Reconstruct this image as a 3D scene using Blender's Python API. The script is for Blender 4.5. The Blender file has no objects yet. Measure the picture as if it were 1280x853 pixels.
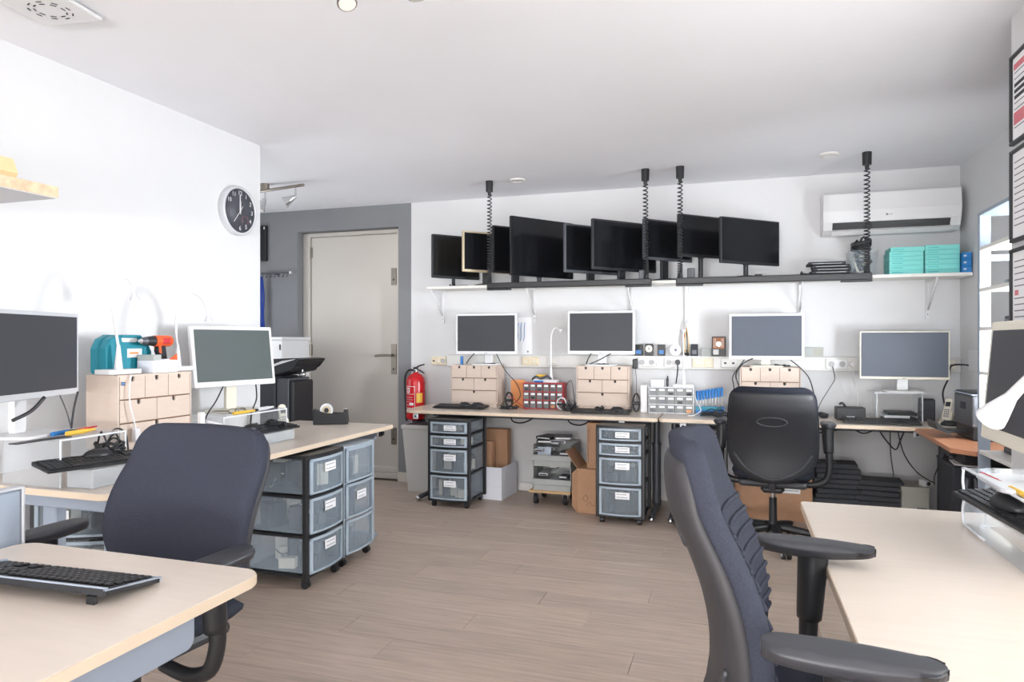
import bpy, bmesh, math, random
from mathutils import Vector, Matrix
R = math.radians
PI = math.pi
S = bpy.context.scene
C = S.collection
rnd = random.Random(7)

# ---------------------------------------------------------------- camera
cam_d = bpy.data.cameras.new('camera'); cam = bpy.data.objects.new('camera', cam_d); C.objects.link(cam)
cam.location = (0, 0, 1.30); cam.rotation_euler = (R(90), 0, R(18.03))
cam_d.sensor_width = 36; cam_d.lens = 36 * 860 / 1280; cam_d.clip_start = 0.02
S.camera = cam
# ---------------------------------------------------------------- world, lights, exposure
w = bpy.data.worlds.new('world'); S.world = w; w.use_nodes = True
w.node_tree.nodes['Background'].inputs[0].default_value = (0.80, 0.90, 1.0, 1)
w.node_tree.nodes['Background'].inputs[1].default_value = 1.0
def area(name, loc, rot, sx, sy, power, col):
    d = bpy.data.lights.new(name, 'AREA'); d.shape = 'RECTANGLE'; d.size = sx; d.size_y = sy; d.energy = power; d.color = col
    o = bpy.data.objects.new(name, d); C.objects.link(o); o.location = loc; o.rotation_euler = rot
    return o
# daylight through the glazed rear wall, and through the window in the right wall behind the camera
area('daylight_rear', (-0.95, -6.45, 1.62), (R(100), 0, 0), 3.7, 1.9, 48, (1.0, 0.99, 0.98))
area('rear_ceiling_fill', (-0.95, -6.4, 0.75), (R(138), 0, 0), 3.7, 0.8, 425, (1.0, 0.99, 0.985))  # added fill lamp, tilted up from the rear glazing to brighten the ceiling
area('daylight_side', (1.15, 0.75, 1.62), (R(95), 0, R(90)), 3.3, 1.25, 23, (1.0, 0.985, 0.96))
area('side_ceiling_fill', (1.15, 0.75, 1.05), (R(135), 0, R(90)), 3.3, 0.25, 17, (1.0, 0.985, 0.96))  # added upward strip below the side daylight, lifts the ceiling brightness
area('daylight_shelf_window', (1.74, 3.66, 1.40), (R(122), 0, R(90)), 0.8, 1.0, 235, (0.90, 0.95, 1.0))
area('daylight_hall', (-4.90, 4.1, 1.45), (R(112), 0, R(-90)), 1.6, 1.3, 19, (0.95, 0.98, 1.0))
S.view_settings.view_transform = 'Standard'; S.view_settings.look = 'None'
S.view_settings.exposure = 0.43; S.view_settings.gamma = 1; S.view_settings.use_curve_mapping = False

# ---------------------------------------------------------------- materials
def lin(c):
    out = []
    for v in c:
        v /= 255.0
        out.append(v / 12.92 if v <= 0.04045 else ((v + 0.055) / 1.055) ** 2.4)
    return (*out, 1)
def M(name, rgb, rough=0.5, metal=0.0, noise=0.0, scale=30, bump=0.0, alpha=1.0, stretch=(1, 1, 1), spec=0.5, emit=None, vary=0.0):
    m = bpy.data.materials.new(name); m.use_nodes = True
    nt = m.node_tree; b = nt.nodes['Principled BSDF']; col = lin(rgb)
    b.inputs['Base Color'].default_value = col; b.inputs['Roughness'].default_value = rough; b.inputs['Metallic'].default_value = metal
    b.inputs['Specular IOR Level'].default_value = spec
    if alpha < 1: b.inputs['Alpha'].default_value = alpha
    if emit: b.inputs['Emission Color'].default_value = lin(emit); b.inputs['Emission Strength'].default_value = 1.0
    if noise or bump or vary:
        tc = nt.nodes.new('ShaderNodeTexCoord'); mp = nt.nodes.new('ShaderNodeMapping'); mp.inputs['Scale'].default_value = stretch
        nz = nt.nodes.new('ShaderNodeTexNoise'); nz.inputs['Scale'].default_value = scale; nz.inputs['Detail'].default_value = 5
        nt.links.new(tc.outputs['Object'], mp.inputs[0]); nt.links.new(mp.outputs[0], nz.inputs['Vector'])
        if vary:
            oi = nt.nodes.new('ShaderNodeObjectInfo'); va = nt.nodes.new('ShaderNodeVectorMath'); va.operation = 'ADD'
            ms = nt.nodes.new('ShaderNodeMath'); ms.operation = 'MULTIPLY'; ms.inputs[1].default_value = 40
            nt.links.new(oi.outputs['Random'], ms.inputs[0]); nt.links.new(mp.outputs[0], va.inputs[0]); nt.links.new(ms.outputs[0], va.inputs[1])
            nt.links.new(va.outputs[0], nz.inputs['Vector'])
        if noise or vary:
            mr = nt.nodes.new('ShaderNodeMapRange'); mr.inputs[1].default_value = 0.3; mr.inputs[2].default_value = 0.7
            mr.inputs[3].default_value = 1 - noise; mr.inputs[4].default_value = 1 + noise
            nt.links.new(nz.outputs[0], mr.inputs[0])
            last = mr.outputs[0]
            if vary:
                m2 = nt.nodes.new('ShaderNodeMapRange'); m2.inputs[3].default_value = 1 - vary; m2.inputs[4].default_value = 1 + vary
                nt.links.new(oi.outputs['Random'], m2.inputs[0])
                mm = nt.nodes.new('ShaderNodeMath'); mm.operation = 'MULTIPLY'
                nt.links.new(last, mm.inputs[0]); nt.links.new(m2.outputs[0], mm.inputs[1]); last = mm.outputs[0]
            vm = nt.nodes.new('ShaderNodeVectorMath'); vm.operation = 'SCALE'; vm.inputs[0].default_value = col[:3]
            nt.links.new(last, vm.inputs['Scale']); nt.links.new(vm.outputs[0], b.inputs['Base Color'])
        if bump:
            bp = nt.nodes.new('ShaderNodeBump'); bp.inputs['Strength'].default_value = bump; bp.inputs['Distance'].default_value = 0.01
            nt.links.new(nz.outputs[0], bp.inputs['Height']); nt.links.new(bp.outputs[0], b.inputs['Normal'])
    return m
WALL = M('wall_paint', (219, 219, 220), 0.9, noise=0.01, scale=3, bump=0.02, spec=0.2)
CEIL = M('ceiling_paint', (240, 240, 244), 0.9, noise=0.012, scale=2, spec=0.2)
GREYW = M('grey_wall_paint', (134, 135, 138), 0.85, noise=0.02, scale=5, spec=0.2)
PLANK = M('floor_oak', (186, 168, 154), 0.42, noise=0.15, scale=3.5, bump=0.05, stretch=(1.2, 16, 4), vary=0.07)
SUB = M('floor_joint', (96, 84, 76), 0.8)
DOOR = M('door_paint', (205, 198, 190), 0.5, noise=0.01, scale=3)
TRIM = M('white_trim', (226, 224, 220), 0.55)
MAPLE = M('maple_laminate', (217, 204, 191), 0.30, noise=0.028, scale=5, stretch=(1.0, 9, 4))
MAPLEY = M('maple_laminate_long', (217, 204, 191), 0.30, noise=0.028, scale=5, stretch=(9, 1.0, 4))
MEDGE = M('maple_edge', (222, 202, 178), 0.4, noise=0.03, scale=8)
BIRCH = M('birch_ply', (208, 190, 176), 0.55, noise=0.03, scale=7, stretch=(2, 2, 12))
CHERRY = M('cherry_laminate', (192, 134, 100), 0.4, noise=0.06, scale=6, stretch=(6, 1, 3))
PINE = M('pine_board', (205, 170, 125), 0.6, noise=0.08, scale=8, stretch=(1, 8, 1))
OSB = M('osb_board', (222, 192, 160), 0.7, noise=0.22, scale=38)
OSBF = M('white_board_face', (214, 214, 216), 0.6)
STEEL = M('blue_grey_steel', (158, 168, 182), 0.4, 0.2)
DGREY = M('dark_steel', (84, 86, 92), 0.4, 0.3)
CHROME = M('chrome', (215, 215, 218), 0.18, 1.0)
BRUSH = M('brushed_steel', (150, 142, 132), 0.35, 0.9)
BLACK = M('black_plastic', (32, 33, 36), 0.42)
BLACKG = M('black_gloss', (22, 23, 26), 0.15)
SOFTB = M('soft_black', (44, 46, 52), 0.6, noise=0.05, scale=60, bump=0.1)
SHELLB = M('chair_shell_black', (30, 31, 35), 0.55)
CHPL = M('chair_plastic', (56, 57, 62), 0.42, noise=0.03, scale=14, bump=0.04)
SHELL = M('chair_shell_plastic', (56, 55, 58), 0.55, noise=0.03, scale=14)
FABR = M('charcoal_fabric', (60, 63, 74), 0.95, noise=0.10, scale=260, bump=0.30, spec=0.15)
FABB = M('black_fabric', (36, 38, 46), 0.95, noise=0.10, scale=260, bump=0.30, spec=0.15)
WHITEP = M('white_plastic', (224, 224, 225), 0.35)
CREAMP = M('cream_plastic', (226, 221, 205), 0.4)
SOCK = M('socket_recess', (178, 178, 178), 0.5)
SILVER = M('silver_plastic', (204, 206, 210), 0.35, 0.1)
GOLDISH = M('champagne_plastic', (206, 190, 160), 0.35, 0.3)
SCREEN = M('screen_matte', (66, 67, 72), 0.5, spec=0.25)
SCREENG = M('screen_green', (80, 88, 88), 0.45, spec=0.3)
SCREENB = M('screen_bluish', (80, 86, 98), 0.45, spec=0.3)
SCREEND = M('screen_dark', (24, 25, 28), 0.14, spec=0.5)
TEALC = M('teal_plastic', (22, 132, 150), 0.42)
TEALB = M('teal_card', (130, 216, 210), 0.6)
TEALD = M('teal_dark_card', (88, 190, 186), 0.6)
BLUEC = M('blue_card', (38, 128, 200), 0.55)
BLUEP = M('blue_plastic', (24, 110, 180), 0.4)
BLUED = M('deep_blue_cord', (26, 60, 150), 0.6)
ORANGE = M('orange_plastic', (226, 92, 44), 0.4)
ORANGEC = M('orange_card', (226, 150, 92), 0.6)
RED = M('red_enamel', (196, 22, 32), 0.25)
REDP = M('red_plastic', (190, 40, 48), 0.4)
YELLOW = M('yellow_plastic', (236, 190, 70), 0.45)
CARD = M('brown_cardboard', (176, 136, 106), 0.8, noise=0.04, scale=20)
CARDD = M('cardboard_inside', (150, 112, 84), 0.85)
BOXW = M('white_card', (226, 228, 236), 0.7)
PAPER = M('paper', (242, 242, 244), 0.75)
INK = M('ink', (120, 120, 128), 0.7)
INKD = M('ink_dark', (52, 52, 60), 0.7)
INKB = M('ink_blue', (90, 140, 200), 0.7)
INKR = M('ink_red', (214, 120, 130), 0.7)
BINP = M('bin_plastic', (206, 206, 202), 0.5)
TRAYP = M('tray_plastic', (172, 176, 174), 0.5)
GREENISH = M('pale_green_box', (172, 171, 160), 0.6)
BEIGE = M('socket_beige', (228, 216, 190), 0.4)
TRUNK = M('trunking_plastic', (216, 215, 212), 0.4)
RUBBER = M('rubber', (38, 38, 40), 0.7)
CLEARS = M('soft_clear_plastic', (222, 228, 232), 0.2, alpha=0.45)
CLEAR = M('clear_acrylic', (225, 232, 238), 0.05, alpha=0.22)
CLEARE = M('acrylic_edge', (240, 244, 248), 0.15, alpha=0.85)
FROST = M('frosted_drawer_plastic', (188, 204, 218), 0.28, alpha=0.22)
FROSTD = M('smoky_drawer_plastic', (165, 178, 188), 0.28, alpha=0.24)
FROSTR = M('drawer_rim_plastic', (192, 206, 218), 0.28, alpha=0.7)
BINC = M('small_bin_plastic', (128, 130, 130), 0.3, alpha=0.75)
IVARP = M('blue_grey_paint', (158, 170, 184), 0.6)
SHELFW = M('white_shelf_board', (236, 234, 228), 0.5)
CLOCKF = M('clock_face', (70, 72, 80), 0.5)
GREENT = M('greenery_green', (120, 150, 90), 0.8)
GLASS = M('window_glass', (240, 248, 255), 0.02, alpha=0.08)
PCB = M('circuit_green', (70, 110, 90), 0.5, noise=0.3, scale=40)
LENS = M('spot_lens', (235, 232, 225), 0.2)

# ---------------------------------------------------------------- mesh builder
class MB:
    def __init__(s):
        s.bm = bmesh.new(); s.mats = []; s.mi = 0; s.T = Matrix.Identity(4); s.smooth_new = False
    def mat(s, m):
        if m not in s.mats: s.mats.append(m)
        s.mi = s.mats.index(m); return s
    def at(s, x=0, y=0, z=0, rz=0, rx=0, ry=0):
        s.T = Matrix.Translation((x, y, z)) @ Matrix.Rotation(R(rz), 4, 'Z') @ Matrix.Rotation(R(ry), 4, 'Y') @ Matrix.Rotation(R(rx), 4, 'X'); return s
    def _fin(s, verts, faces, smooth=False):
        for v in verts: v.co = s.T @ v.co
        for f in faces: f.material_index = s.mi; f.smooth = smooth
    def raw(s, vs, fs, smooth=False):
        v = [s.bm.verts.new(p) for p in vs]; out = []
        for f in fs:
            try: out.append(s.bm.faces.new([v[i] for i in f]))
            except ValueError: pass
        s._fin(v, out, smooth); return out
    def poly(s, vs, fs, smooth=False): s.raw(vs, fs, smooth); return s
    def box(s, x0, x1, y0, y1, z0, z1, bev=0.0, seg=1):
        vs = [(x, y, z) for z in (z0, z1) for y in (y0, y1) for x in (x0, x1)]
        fs = [(0, 2, 3, 1), (4, 5, 7, 6), (0, 1, 5, 4), (2, 6, 7, 3), (0, 4, 6, 2), (1, 3, 7, 5)]
        out = s.raw(vs, fs)
        if bev > 0:
            es = list({e for f in out for e in f.edges})
            r = bmesh.ops.bevel(s.bm, geom=es, offset=bev, segments=seg, affect='EDGES', profile=0.5)
            for f in r['faces']: f.material_index = s.mi
        return s
    def cyl(s, p0, p1, r0, r1=None, seg=16, smooth=True):
        if r1 is None: r1 = r0
        p0, p1 = Vector(p0), Vector(p1); d = (p1 - p0).normalized()
        a = d.orthogonal().normalized(); b = d.cross(a)
        vs, fs = [], []
        for p, r in ((p0, r0), (p1, r1)):
            for i in range(seg):
                t = 2 * PI * i / seg; vs.append(p + (a * math.cos(t) + b * math.sin(t)) * r)
        for i in range(seg):
            j = (i + 1) % seg; fs.append((i, j, seg + j, seg + i))
        s.raw(vs, fs, smooth)
        s.raw(vs[:seg], [tuple(reversed(range(seg)))]); s.raw(vs[seg:], [tuple(range(seg))])
        return s
    def tube(s, pts, r, seg=6, sub=4, rr=None):
        P = [Vector(p) for p in pts]
        if sub > 1 and len(P) > 2:
            Q = []; W = []
            for i in range(len(P) - 1):
                a = P[max(i - 1, 0)]; b = P[i]; c = P[i + 1]; d = P[min(i + 2, len(P) - 1)]
                for k in range(sub):
                    t = k / sub
                    Q.append(0.5 * ((2 * b) + (c - a) * t + (2 * a - 5 * b + 4 * c - d) * t * t + (3 * b - a - 3 * c + d) * t ** 3))
                    if rr: W.append(rr[i] * (1 - t) + rr[i + 1] * t)
            Q.append(P[-1]); P = Q
            if rr: W.append(rr[-1]); rr = W
        vs, fs = [], []
        n = None
        for i, p in enumerate(P):
            d = (P[min(i + 1, len(P) - 1)] - P[max(i - 1, 0)])
            d = d.normalized() if d.length > 1e-9 else Vector((0, 0, 1))
            if n is None: n = d.orthogonal().normalized()
            else:
                n = n - d * n.dot(d)
                n = n.normalized() if n.length > 1e-6 else d.orthogonal().normalized()
            b = d.cross(n); q = rr[i] if rr else r
            for k in range(seg):
                t = 2 * PI * k / seg; vs.append(p + (n * math.cos(t) + b * math.sin(t)) * q)
        for i in range(len(P) - 1):
            for k in range(seg):
                l = (k + 1) % seg; fs.append((i * seg + k, i * seg + l, (i + 1) * seg + l, (i + 1) * seg + k))
        fs.append(tuple(reversed(range(seg)))); fs.append(tuple(range((len(P) - 1) * seg, len(P) * seg)))
        s.raw(vs, fs, True); return s
    def prism(s, poly, a, b, axis='z', bev=0.0, seg=1):
        # polygon (counter-clockwise) extruded along axis from a to b
        def p3(p, h): return {'z': (p[0], p[1], h), 'y': (p[0], h, p[1]), 'x': (h, p[0], p[1])}[axis]
        n = len(poly); vs = [p3(p, a) for p in poly] + [p3(p, b) for p in poly]
        fs = [tuple(reversed(range(n))), tuple(range(n, 2 * n))] + [(i, (i + 1) % n, n + (i + 1) % n, n + i) for i in range(n)]
        out = s.raw(vs, fs)
        if bev > 0:
            es = list({e for f in out[:2] for e in f.edges})
            r = bmesh.ops.bevel(s.bm, geom=es, offset=bev, segments=seg, affect='EDGES', profile=0.5)
            for f in r['faces']: f.material_index = s.mi
        return s
    def lathe(s, prof, c=(0, 0, 0), seg=20):
        vs, fs = [], []
        for r, z in prof:
            for i in range(seg):
                t = 2 * PI * i / seg; vs.append((c[0] + r * math.cos(t), c[1] + r * math.sin(t), c[2] + z))
        for j in range(len(prof) - 1):
            for i in range(seg):
                k = (i + 1) % seg; fs.append((j * seg + i, j * seg + k, (j + 1) * seg + k, (j + 1) * seg + i))
        s.raw(vs, fs, True); n = len(prof)
        s.raw(vs[:seg], [tuple(reversed(range(seg)))]); s.raw(vs[(n - 1) * seg:], [tuple(range(seg))])
        return s
    def ell(s, c, r, seg=14, rings=8, zmin=-1.0):
        vs, fs = [], []
        for j in range(rings + 1):
            ph = -PI / 2 + PI * j / rings; z = max(math.sin(ph), zmin); q = math.cos(ph)
            q = max(q, 0.001)
            for i in range(seg):
                t = 2 * PI * i / seg; vs.append((c[0] + r[0] * q * math.cos(t), c[1] + r[1] * q * math.sin(t), c[2] + r[2] * z))
        for j in range(rings):
            for i in range(seg):
                k = (i + 1) % seg; fs.append((j * seg + i, j * seg + k, (j + 1) * seg + k, (j + 1) * seg + i))
        s.raw(vs, fs, True); return s
    def sheet(s, fn_a, fn_b, nu, nv):
        # closed solid between two surfaces given on a (u, v) grid
        vs = [fn_a(i / nu, j / nv) for j in range(nv + 1) for i in range(nu + 1)] + [fn_b(i / nu, j / nv) for j in range(nv + 1) for i in range(nu + 1)]
        N = (nu + 1) * (nv + 1); fs = []
        idx = lambda i, j: j * (nu + 1) + i
        for j in range(nv):
            for i in range(nu):
                fs.append((idx(i, j), idx(i + 1, j), idx(i + 1, j + 1), idx(i, j + 1)))
                fs.append((N + idx(i, j), N + idx(i, j + 1), N + idx(i + 1, j + 1), N + idx(i + 1, j)))
        for i in range(nu):
            fs.append((idx(i, 0), N + idx(i, 0), N + idx(i + 1, 0), idx(i + 1, 0)))
            fs.append((idx(i, nv), idx(i + 1, nv), N + idx(i + 1, nv), N + idx(i, nv)))
        for j in range(nv):
            fs.append((idx(0, j), idx(0, j + 1), N + idx(0, j + 1), N + idx(0, j)))
            fs.append((idx(nu, j), N + idx(nu, j), N + idx(nu, j + 1), idx(nu, j + 1)))
        s.raw(vs, fs, True); return s
    def build(s, name, parent=None, loc=None, rot=None, merge=False, sub=0):
        if merge: bmesh.ops.remove_doubles(s.bm, verts=s.bm.verts, dist=1e-5)
        me = bpy.data.meshes.new(name); s.bm.normal_update(); s.bm.to_mesh(me); s.bm.free()
        for m in s.mats: me.materials.append(m)
        o = bpy.data.objects.new(name, me); C.objects.link(o)
        if parent is not None: o.parent = parent
        if loc: o.location = loc
        if rot: o.rotation_euler = rot
        if sub:
            md = o.modifiers.new('sub', 'SUBSURF'); md.levels = sub; md.render_levels = sub
        return o
def mb(m=None):
    b = MB()
    if m: b.mat(m)
    return b
def tag(o, label=None, cat=None, group=None, kind=None):
    if label: o['label'] = label
    if cat: o['category'] = cat
    if group: o['group'] = group
    if kind: o['kind'] = kind
    return o
def thing(name, label, cat, loc=(0, 0, 0), rz=0, group=None):
    o = bpy.data.objects.new(name, None); C.objects.link(o); o.location = loc; o.rotation_euler = (0, 0, R(rz)); o.empty_display_size = 0.05
    return tag(o, label, cat, group)
def struct(b, name, parent=None):
    o = b.build(name, parent)
    if parent is None: o['kind'] = 'structure'
    return o
def copy_tree(o, parent=None):
    c = o.copy(); C.objects.link(c)
    if parent is not None: c.parent = parent
    for ch in list(o.children): copy_tree(ch, c)
    return c
def rrect(x0, x1, y0, y1, r, n=5):
    pts = []
    rs = r if isinstance(r, (list, tuple)) else (r, r, r, r)   # corners: (x1,y1),(x0,y1),(x0,y0),(x1,y0)
    for (cx, cy, a0), q in zip(((x1, y1, 0), (x0, y1, 90), (x0, y0, 180), (x1, y0, 270)), rs):
        sx = -1 if cx == x1 else 1; sy = -1 if cy == y1 else 1
        if q <= 0: pts.append((cx, cy)); continue
        for k in range(n + 1):
            t = R(a0 + 90 * k / n); pts.append((cx + sx * q + q * math.cos(t), cy + sy * q + q * math.sin(t)))
    return pts
def text(parent, body, size, mat_, loc, rot, name='lettering', ext=0.0005, align='CENTER'):
    cu = bpy.data.curves.new(name, 'FONT'); cu.body = body; cu.size = size; cu.extrude = ext; cu.align_x = align; cu.align_y = 'CENTER'
    cu.materials.append(mat_); cu.resolution_u = 3
    tmp = bpy.data.objects.new(name, cu); C.objects.link(tmp)
    dg = bpy.context.evaluated_depsgraph_get(); dg.update()
    me = bpy.data.meshes.new_from_object(tmp.evaluated_get(dg)); bpy.data.objects.remove(tmp); bpy.data.curves.remove(cu)
    o = bpy.data.objects.new(name, me); C.objects.link(o); o.parent = parent; o.location = loc; o.rotation_euler = rot
    return o

# ================================================================ the setting
XL, XR, XP, YB, YP, ZC, YR = -2.94, 1.54, 1.03, 5.73, 3.18, 2.57, -6.5
XH = -4.95
floor = struct(mb(SUB).box(XH - .1, XR + .1, YR - .1, YB + .2, -0.12, -0.006), 'floor')
struct(mb(PLANK).box(XH, XR, YR, -0.73, -0.012, 0), 'floor_rear')
pw, plen = 0.19, 1.285
cache = {}
row = 0; y = -0.73
while y < YB - 0.001:
    y1 = min(y + pw, YB)
    off = (row * 0.47 + 0.13 * (row % 3)) % 1.0 * plen
    x = XH - off
    while x < XR:
        a, b_ = max(x, XH), min(x + plen, XR)
        # the two sides of the left wall: planks behind it are not laid
        if y1 < 3.55 and b_ <= XL - 0.05: x += plen; continue
        if b_ - a > 0.02:
            key = (round(b_ - a, 3), round(y1 - y, 3))
            if key not in cache:
                bb = mb(PLANK).box(0.0008, b_ - a - 0.0008, 0.0008, y1 - y - 0.0008, -0.012, 0, 0.0012)
                o = bb.build('plank', floor); cache[key] = o.data
            else:
                o = bpy.data.objects.new('plank', cache[key]); C.objects.link(o); o.parent = floor
            o.location = (a, y, 0)
        x += plen
    y += pw; row += 1
struct(mb(CEIL).box(XH - .1, XR + .1, YR - .1, YB + .25, ZC, ZC + .12), 'ceiling')
# back wall: white part, grey part with the door opening
struct(mb(WALL).box(-2.84, XR + .1, YB, YB + .25, 0, ZC), 'wall_back')
DX0, DX1, DZ = -4.066, -2.972, 2.36
g = mb(GREYW).box(XH, DX0, YB, YB + .25, 0, ZC).box(DX1, -2.842, YB, YB + .25, 0, ZC).box(DX0, DX1, YB, YB + .25, DZ, ZC)
struct(g, 'wall_back_grey')
struct(mb(WALL).box(XL - .12, XL, YR, 3.744, 0, ZC), 'wall_left')
struct(mb(GREYW).box(XH - .1, XH, 3.0, 3.3, 0, ZC).box(XH - .1, XH, 4.9, YB, 0, ZC).box(XH - .1, XH, 3.3, 4.9, 0, .8).box(XH - .1, XH, 3.3, 4.9, 2.15, ZC), 'wall_hall_left')
wf = mb(TRIM).box(XH - .08, XH - .03, 3.3, 3.34, .8, 2.15).box(XH - .08, XH - .03, 4.86, 4.9, .8, 2.15).box(XH - .08, XH - .03, 3.34, 4.86, .8, .84).box(XH - .08, XH - .03, 3.34, 4.86, 2.11, 2.15)
wo = struct(wf, 'window_4'); mb(GLASS).box(XH - .06, XH - .052, 3.34, 4.86, .84, 2.11).build('pane', wo)
struct(mb(WALL).box(XH, XL - .12, 3.0, 3.1, 0, ZC), 'wall_hall_front')
struct(mb(WALL).box(XR, XR + .12, YP, 3.30, 0, ZC).box(XR, XR + .12, 4.0, YB, 0, ZC).box(XR, XR + .12, 3.30, 4.0, 0, .98).box(XR, XR + .12, 3.30, 4.0, 1.92, ZC), 'wall_right')
wf = mb(TRIM).box(XR + .05, XR + .10, 3.30, 3.34, .98, 1.92).box(XR + .05, XR + .10, 3.96, 4.0, .98, 1.92).box(XR + .05, XR + .10, 3.34, 3.96, .98, 1.02).box(XR + .05, XR + .10, 3.34, 3.96, 1.88, 1.92)
wo = struct(wf, 'window_3'); mb(GLASS).box(XR + .07, XR + .078, 3.34, 3.96, 1.02, 1.88).build('pane', wo)
# pier on the right with a window behind the camera
p = mb(WALL).box(XP, XR + .12, 2.5, YP, 0, ZC).box(XP, XR + .12, YR, -1.0, 0, ZC).box(XP, XR + .12, -1.0, 2.5, 0, 0.90).box(XP, XR + .12, -1.0, 2.5, 2.35, ZC)
struct(p, 'wall_right_pier')
# rear wall with wide glazing
rw = mb(WALL).box(XL - .12, -2.85, YR - .12, YR, 0, ZC).box(0.95, XR + .12, YR - .12, YR, 0, ZC).box(-2.85, .95, YR - .12, YR, 0, .62).box(-2.85, .95, YR - .12, YR, 2.6, ZC + .05)
struct(rw, 'wall_rear')
wf = mb(TRIM)
for xa in (-2.85, -1.62, -.36, .89): wf.box(xa, xa + .06, YR - .09, YR - .03, .62, ZC)
wf.box(-2.85, .95, YR - .09, YR - .03, .62, .68).box(-2.85, .95, YR - .09, YR - .03, 2.5, ZC)
wo = struct(wf, 'window_1'); mb(GLASS).box(-2.79, .89, YR - .07, YR - .062, .68, 2.5).build('pane', wo)
wf = mb(TRIM)
for ya in (-1.0, .72, 2.44): wf.box(XP + .24, XP + .3, ya, ya + .06, .90, 2.35)
wf.box(XP + .24, XP + .3, -1.0, 2.5, .90, .96).box(XP + .24, XP + .3, -1.0, 2.5, 2.29, 2.35)
wo = struct(wf, 'window_2'); mb(GLASS).box(XP + .265, XP + .272, -.94, 2.44, .96, 2.29).build('pane', wo)
struct(mb(TRIM).box(-2.84, XR, YB - .014, YB, 0, .07, .003), 'baseboard_back')
struct(mb(TRIM).box(XR - .014, XR, YP, YB - .014, 0, .07, .003), 'baseboard_right')
struct(mb(TRIM).box(XL, XL + .014, YR, 3.744, 0, .07, .003), 'baseboard_left')
b = mb(DOOR).box(XH, DX0 - .0, YB - .018, YB, 0, .09, .003).box(DX1 + .0, -2.842, YB - .018, YB, 0, .09, .003)
struct(b, 'baseboard_grey')
# door
door = struct(mb(DOOR).box(-3.985, -3.04, 5.845, 5.885, .11, 2.315, .003), 'door_1')
fr = mb(DOOR).box(-4.064, -3.992, 5.82, 5.90, 0, 2.357, .004).box(-3.034, -2.974, 5.82, 5.90, 0, 2.357, .004).box(-3.992, -3.034, 5.82, 5.90, 2.321, 2.357, .004)
fr.build('door_frame', door)
mb(DOOR).box(-4.06, -2.975, 5.80, 5.91, 0, .055, .006).box(-4.06, -2.975, 5.815, 5.90, .055, .102, .008).build('door_sill', door)
for z in (.25, 1.213, 2.17):
    h = mb(BRUSH).cyl((-3.990, 5.838, z - .055), (-3.990, 5.838, z + .055), .008, seg=10).box(-4.012, -3.994, 5.835, 5.843, z - .05, z + .05).box(-3.985, -3.97, 5.838, 5.846, z - .05, z + .05)
    h.build('hinge', door)
for z0, z1 in ((1.83, 1.99), (.985, 1.27), (.32, .48)):
    pl = mb(BRUSH).box(-3.105, -3.048, 5.838, 5.846, z0, z1, .002).build('lock_plate', door)
    mb(BLACK).cyl((-3.077, 5.8375, z0 + .05), (-3.077, 5.836, z0 + .05), .009, seg=12).build('keyhole', pl)
hd = mb(BRUSH).cyl((-3.085, 5.84, 1.165), (-3.085, 5.78, 1.165), .011, seg=12).tube([(-3.085, 5.785, 1.165), (-3.12, 5.778, 1.166), (-3.18, 5.778, 1.164), (-3.245, 5.782, 1.160)], .010, 10)
hd.build('door_handle', door)
tag(mb(RUBBER).box(-4.03, -3.25, 5.44, 5.715, .0, .014, .003).build('door_mat'), 'black doormat lying before the cream door', 'mat')
# ceiling-mounted equipment
def disc(x, y_, label):
    o = thing('ceiling_disc_light', label, 'ceiling light', (x, y_, ZC), 0, 'flat round lights on the ceiling')
    mb(TRIM).lathe([(.062, -.001), (.060, -.012), (.046, -.016), (.044, -.010)], seg=28).build('rim', o)
    mb(WHITEP).lathe([(.044, -.008), (.03, -.012), (.001, -.013)], seg=24).build('diffuser', o)
disc(-1.63, 5.155, 'flat white disc on the ceiling beside the single left pendant cup')
disc(.60, 5.10, 'flat white disc on the ceiling near the air conditioner')

# ================================================================ desks
def desk_top(parent, x0, x1, y0, y1, r, m, z=.74, t=.025):
    b = mb(MEDGE).prism(rrect(x0, x1, y0, y1, r), z - t, z - .002, bev=.003, seg=2)
    b.mat(m).prism(rrect(x0 + .002, x1 - .002, y0 + .002, y1 - .002, r), z - .002, z)
    return b.build('tabletop', parent)
def t_leg(parent, x, y, m, foot=(0, -.34), z=.71, r=.032, tips=True):
    lg = mb(DGREY if m is DGREY else m).cyl((x, y, .05), (x, y, z - .2), r, seg=18).cyl((x, y, z - .2), (x, y, z - .185), r * 1.15, seg=18).cyl((x, y, z - .185), (x, y, z), r * .78, seg=16)
    o = lg.build('leg', parent)
    fx, fy = foot
    ft = mb(DGREY if m is DGREY else m)
    ft.tube([(x - fx * .6, y - fy * .6, .035), (x, y, .055), (x + fx, y + fy, .026)], .02, 8, 3)
    ft.build('foot', o)
    if tips: mb(CHROME).ell((x + fx, y + fy, .022), (.024, .024, .022)).build('foot_tip', o)
    return o
# back desk, left section and right section
t = thing('work_desk', 'long maple desk along the back wall, left section under three chests', 'desk', (0, 0, 0), 0, 'maple desks along the back wall')
desk_top(t, -2.585, -.537, 5.05, 5.665, (0.02, .06, .10, .03), MAPLE)
mb(DGREY).box(-2.45, -.62, 5.36, 5.40, .665, .712).box(-2.5, -.56, 5.12, 5.16, .70, .714).build('rail', t)
t_leg(t, -.575, 5.33, DGREY); t_leg(t, -2.38, 5.36, DGREY, foot=(-.08, -.27))
for x in (-2.47, -.80): mb(SILVER).box(x - .022, x + .022, 5.058, 5.072, .668, .712, .004).mat(INKD).cyl((x, 5.058, .69), (x, 5.056, .69), .009, seg=10).build('desk_switch', t)
t = thing('work_desk', 'long maple desk along the back wall, right section reaching the corner', 'desk', (0, 0, 0), 0, 'maple desks along the back wall')
desk_top(t, -.53, 1.525, 5.05, 5.665, (.01, .02, .03, .01), MAPLE)
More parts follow.
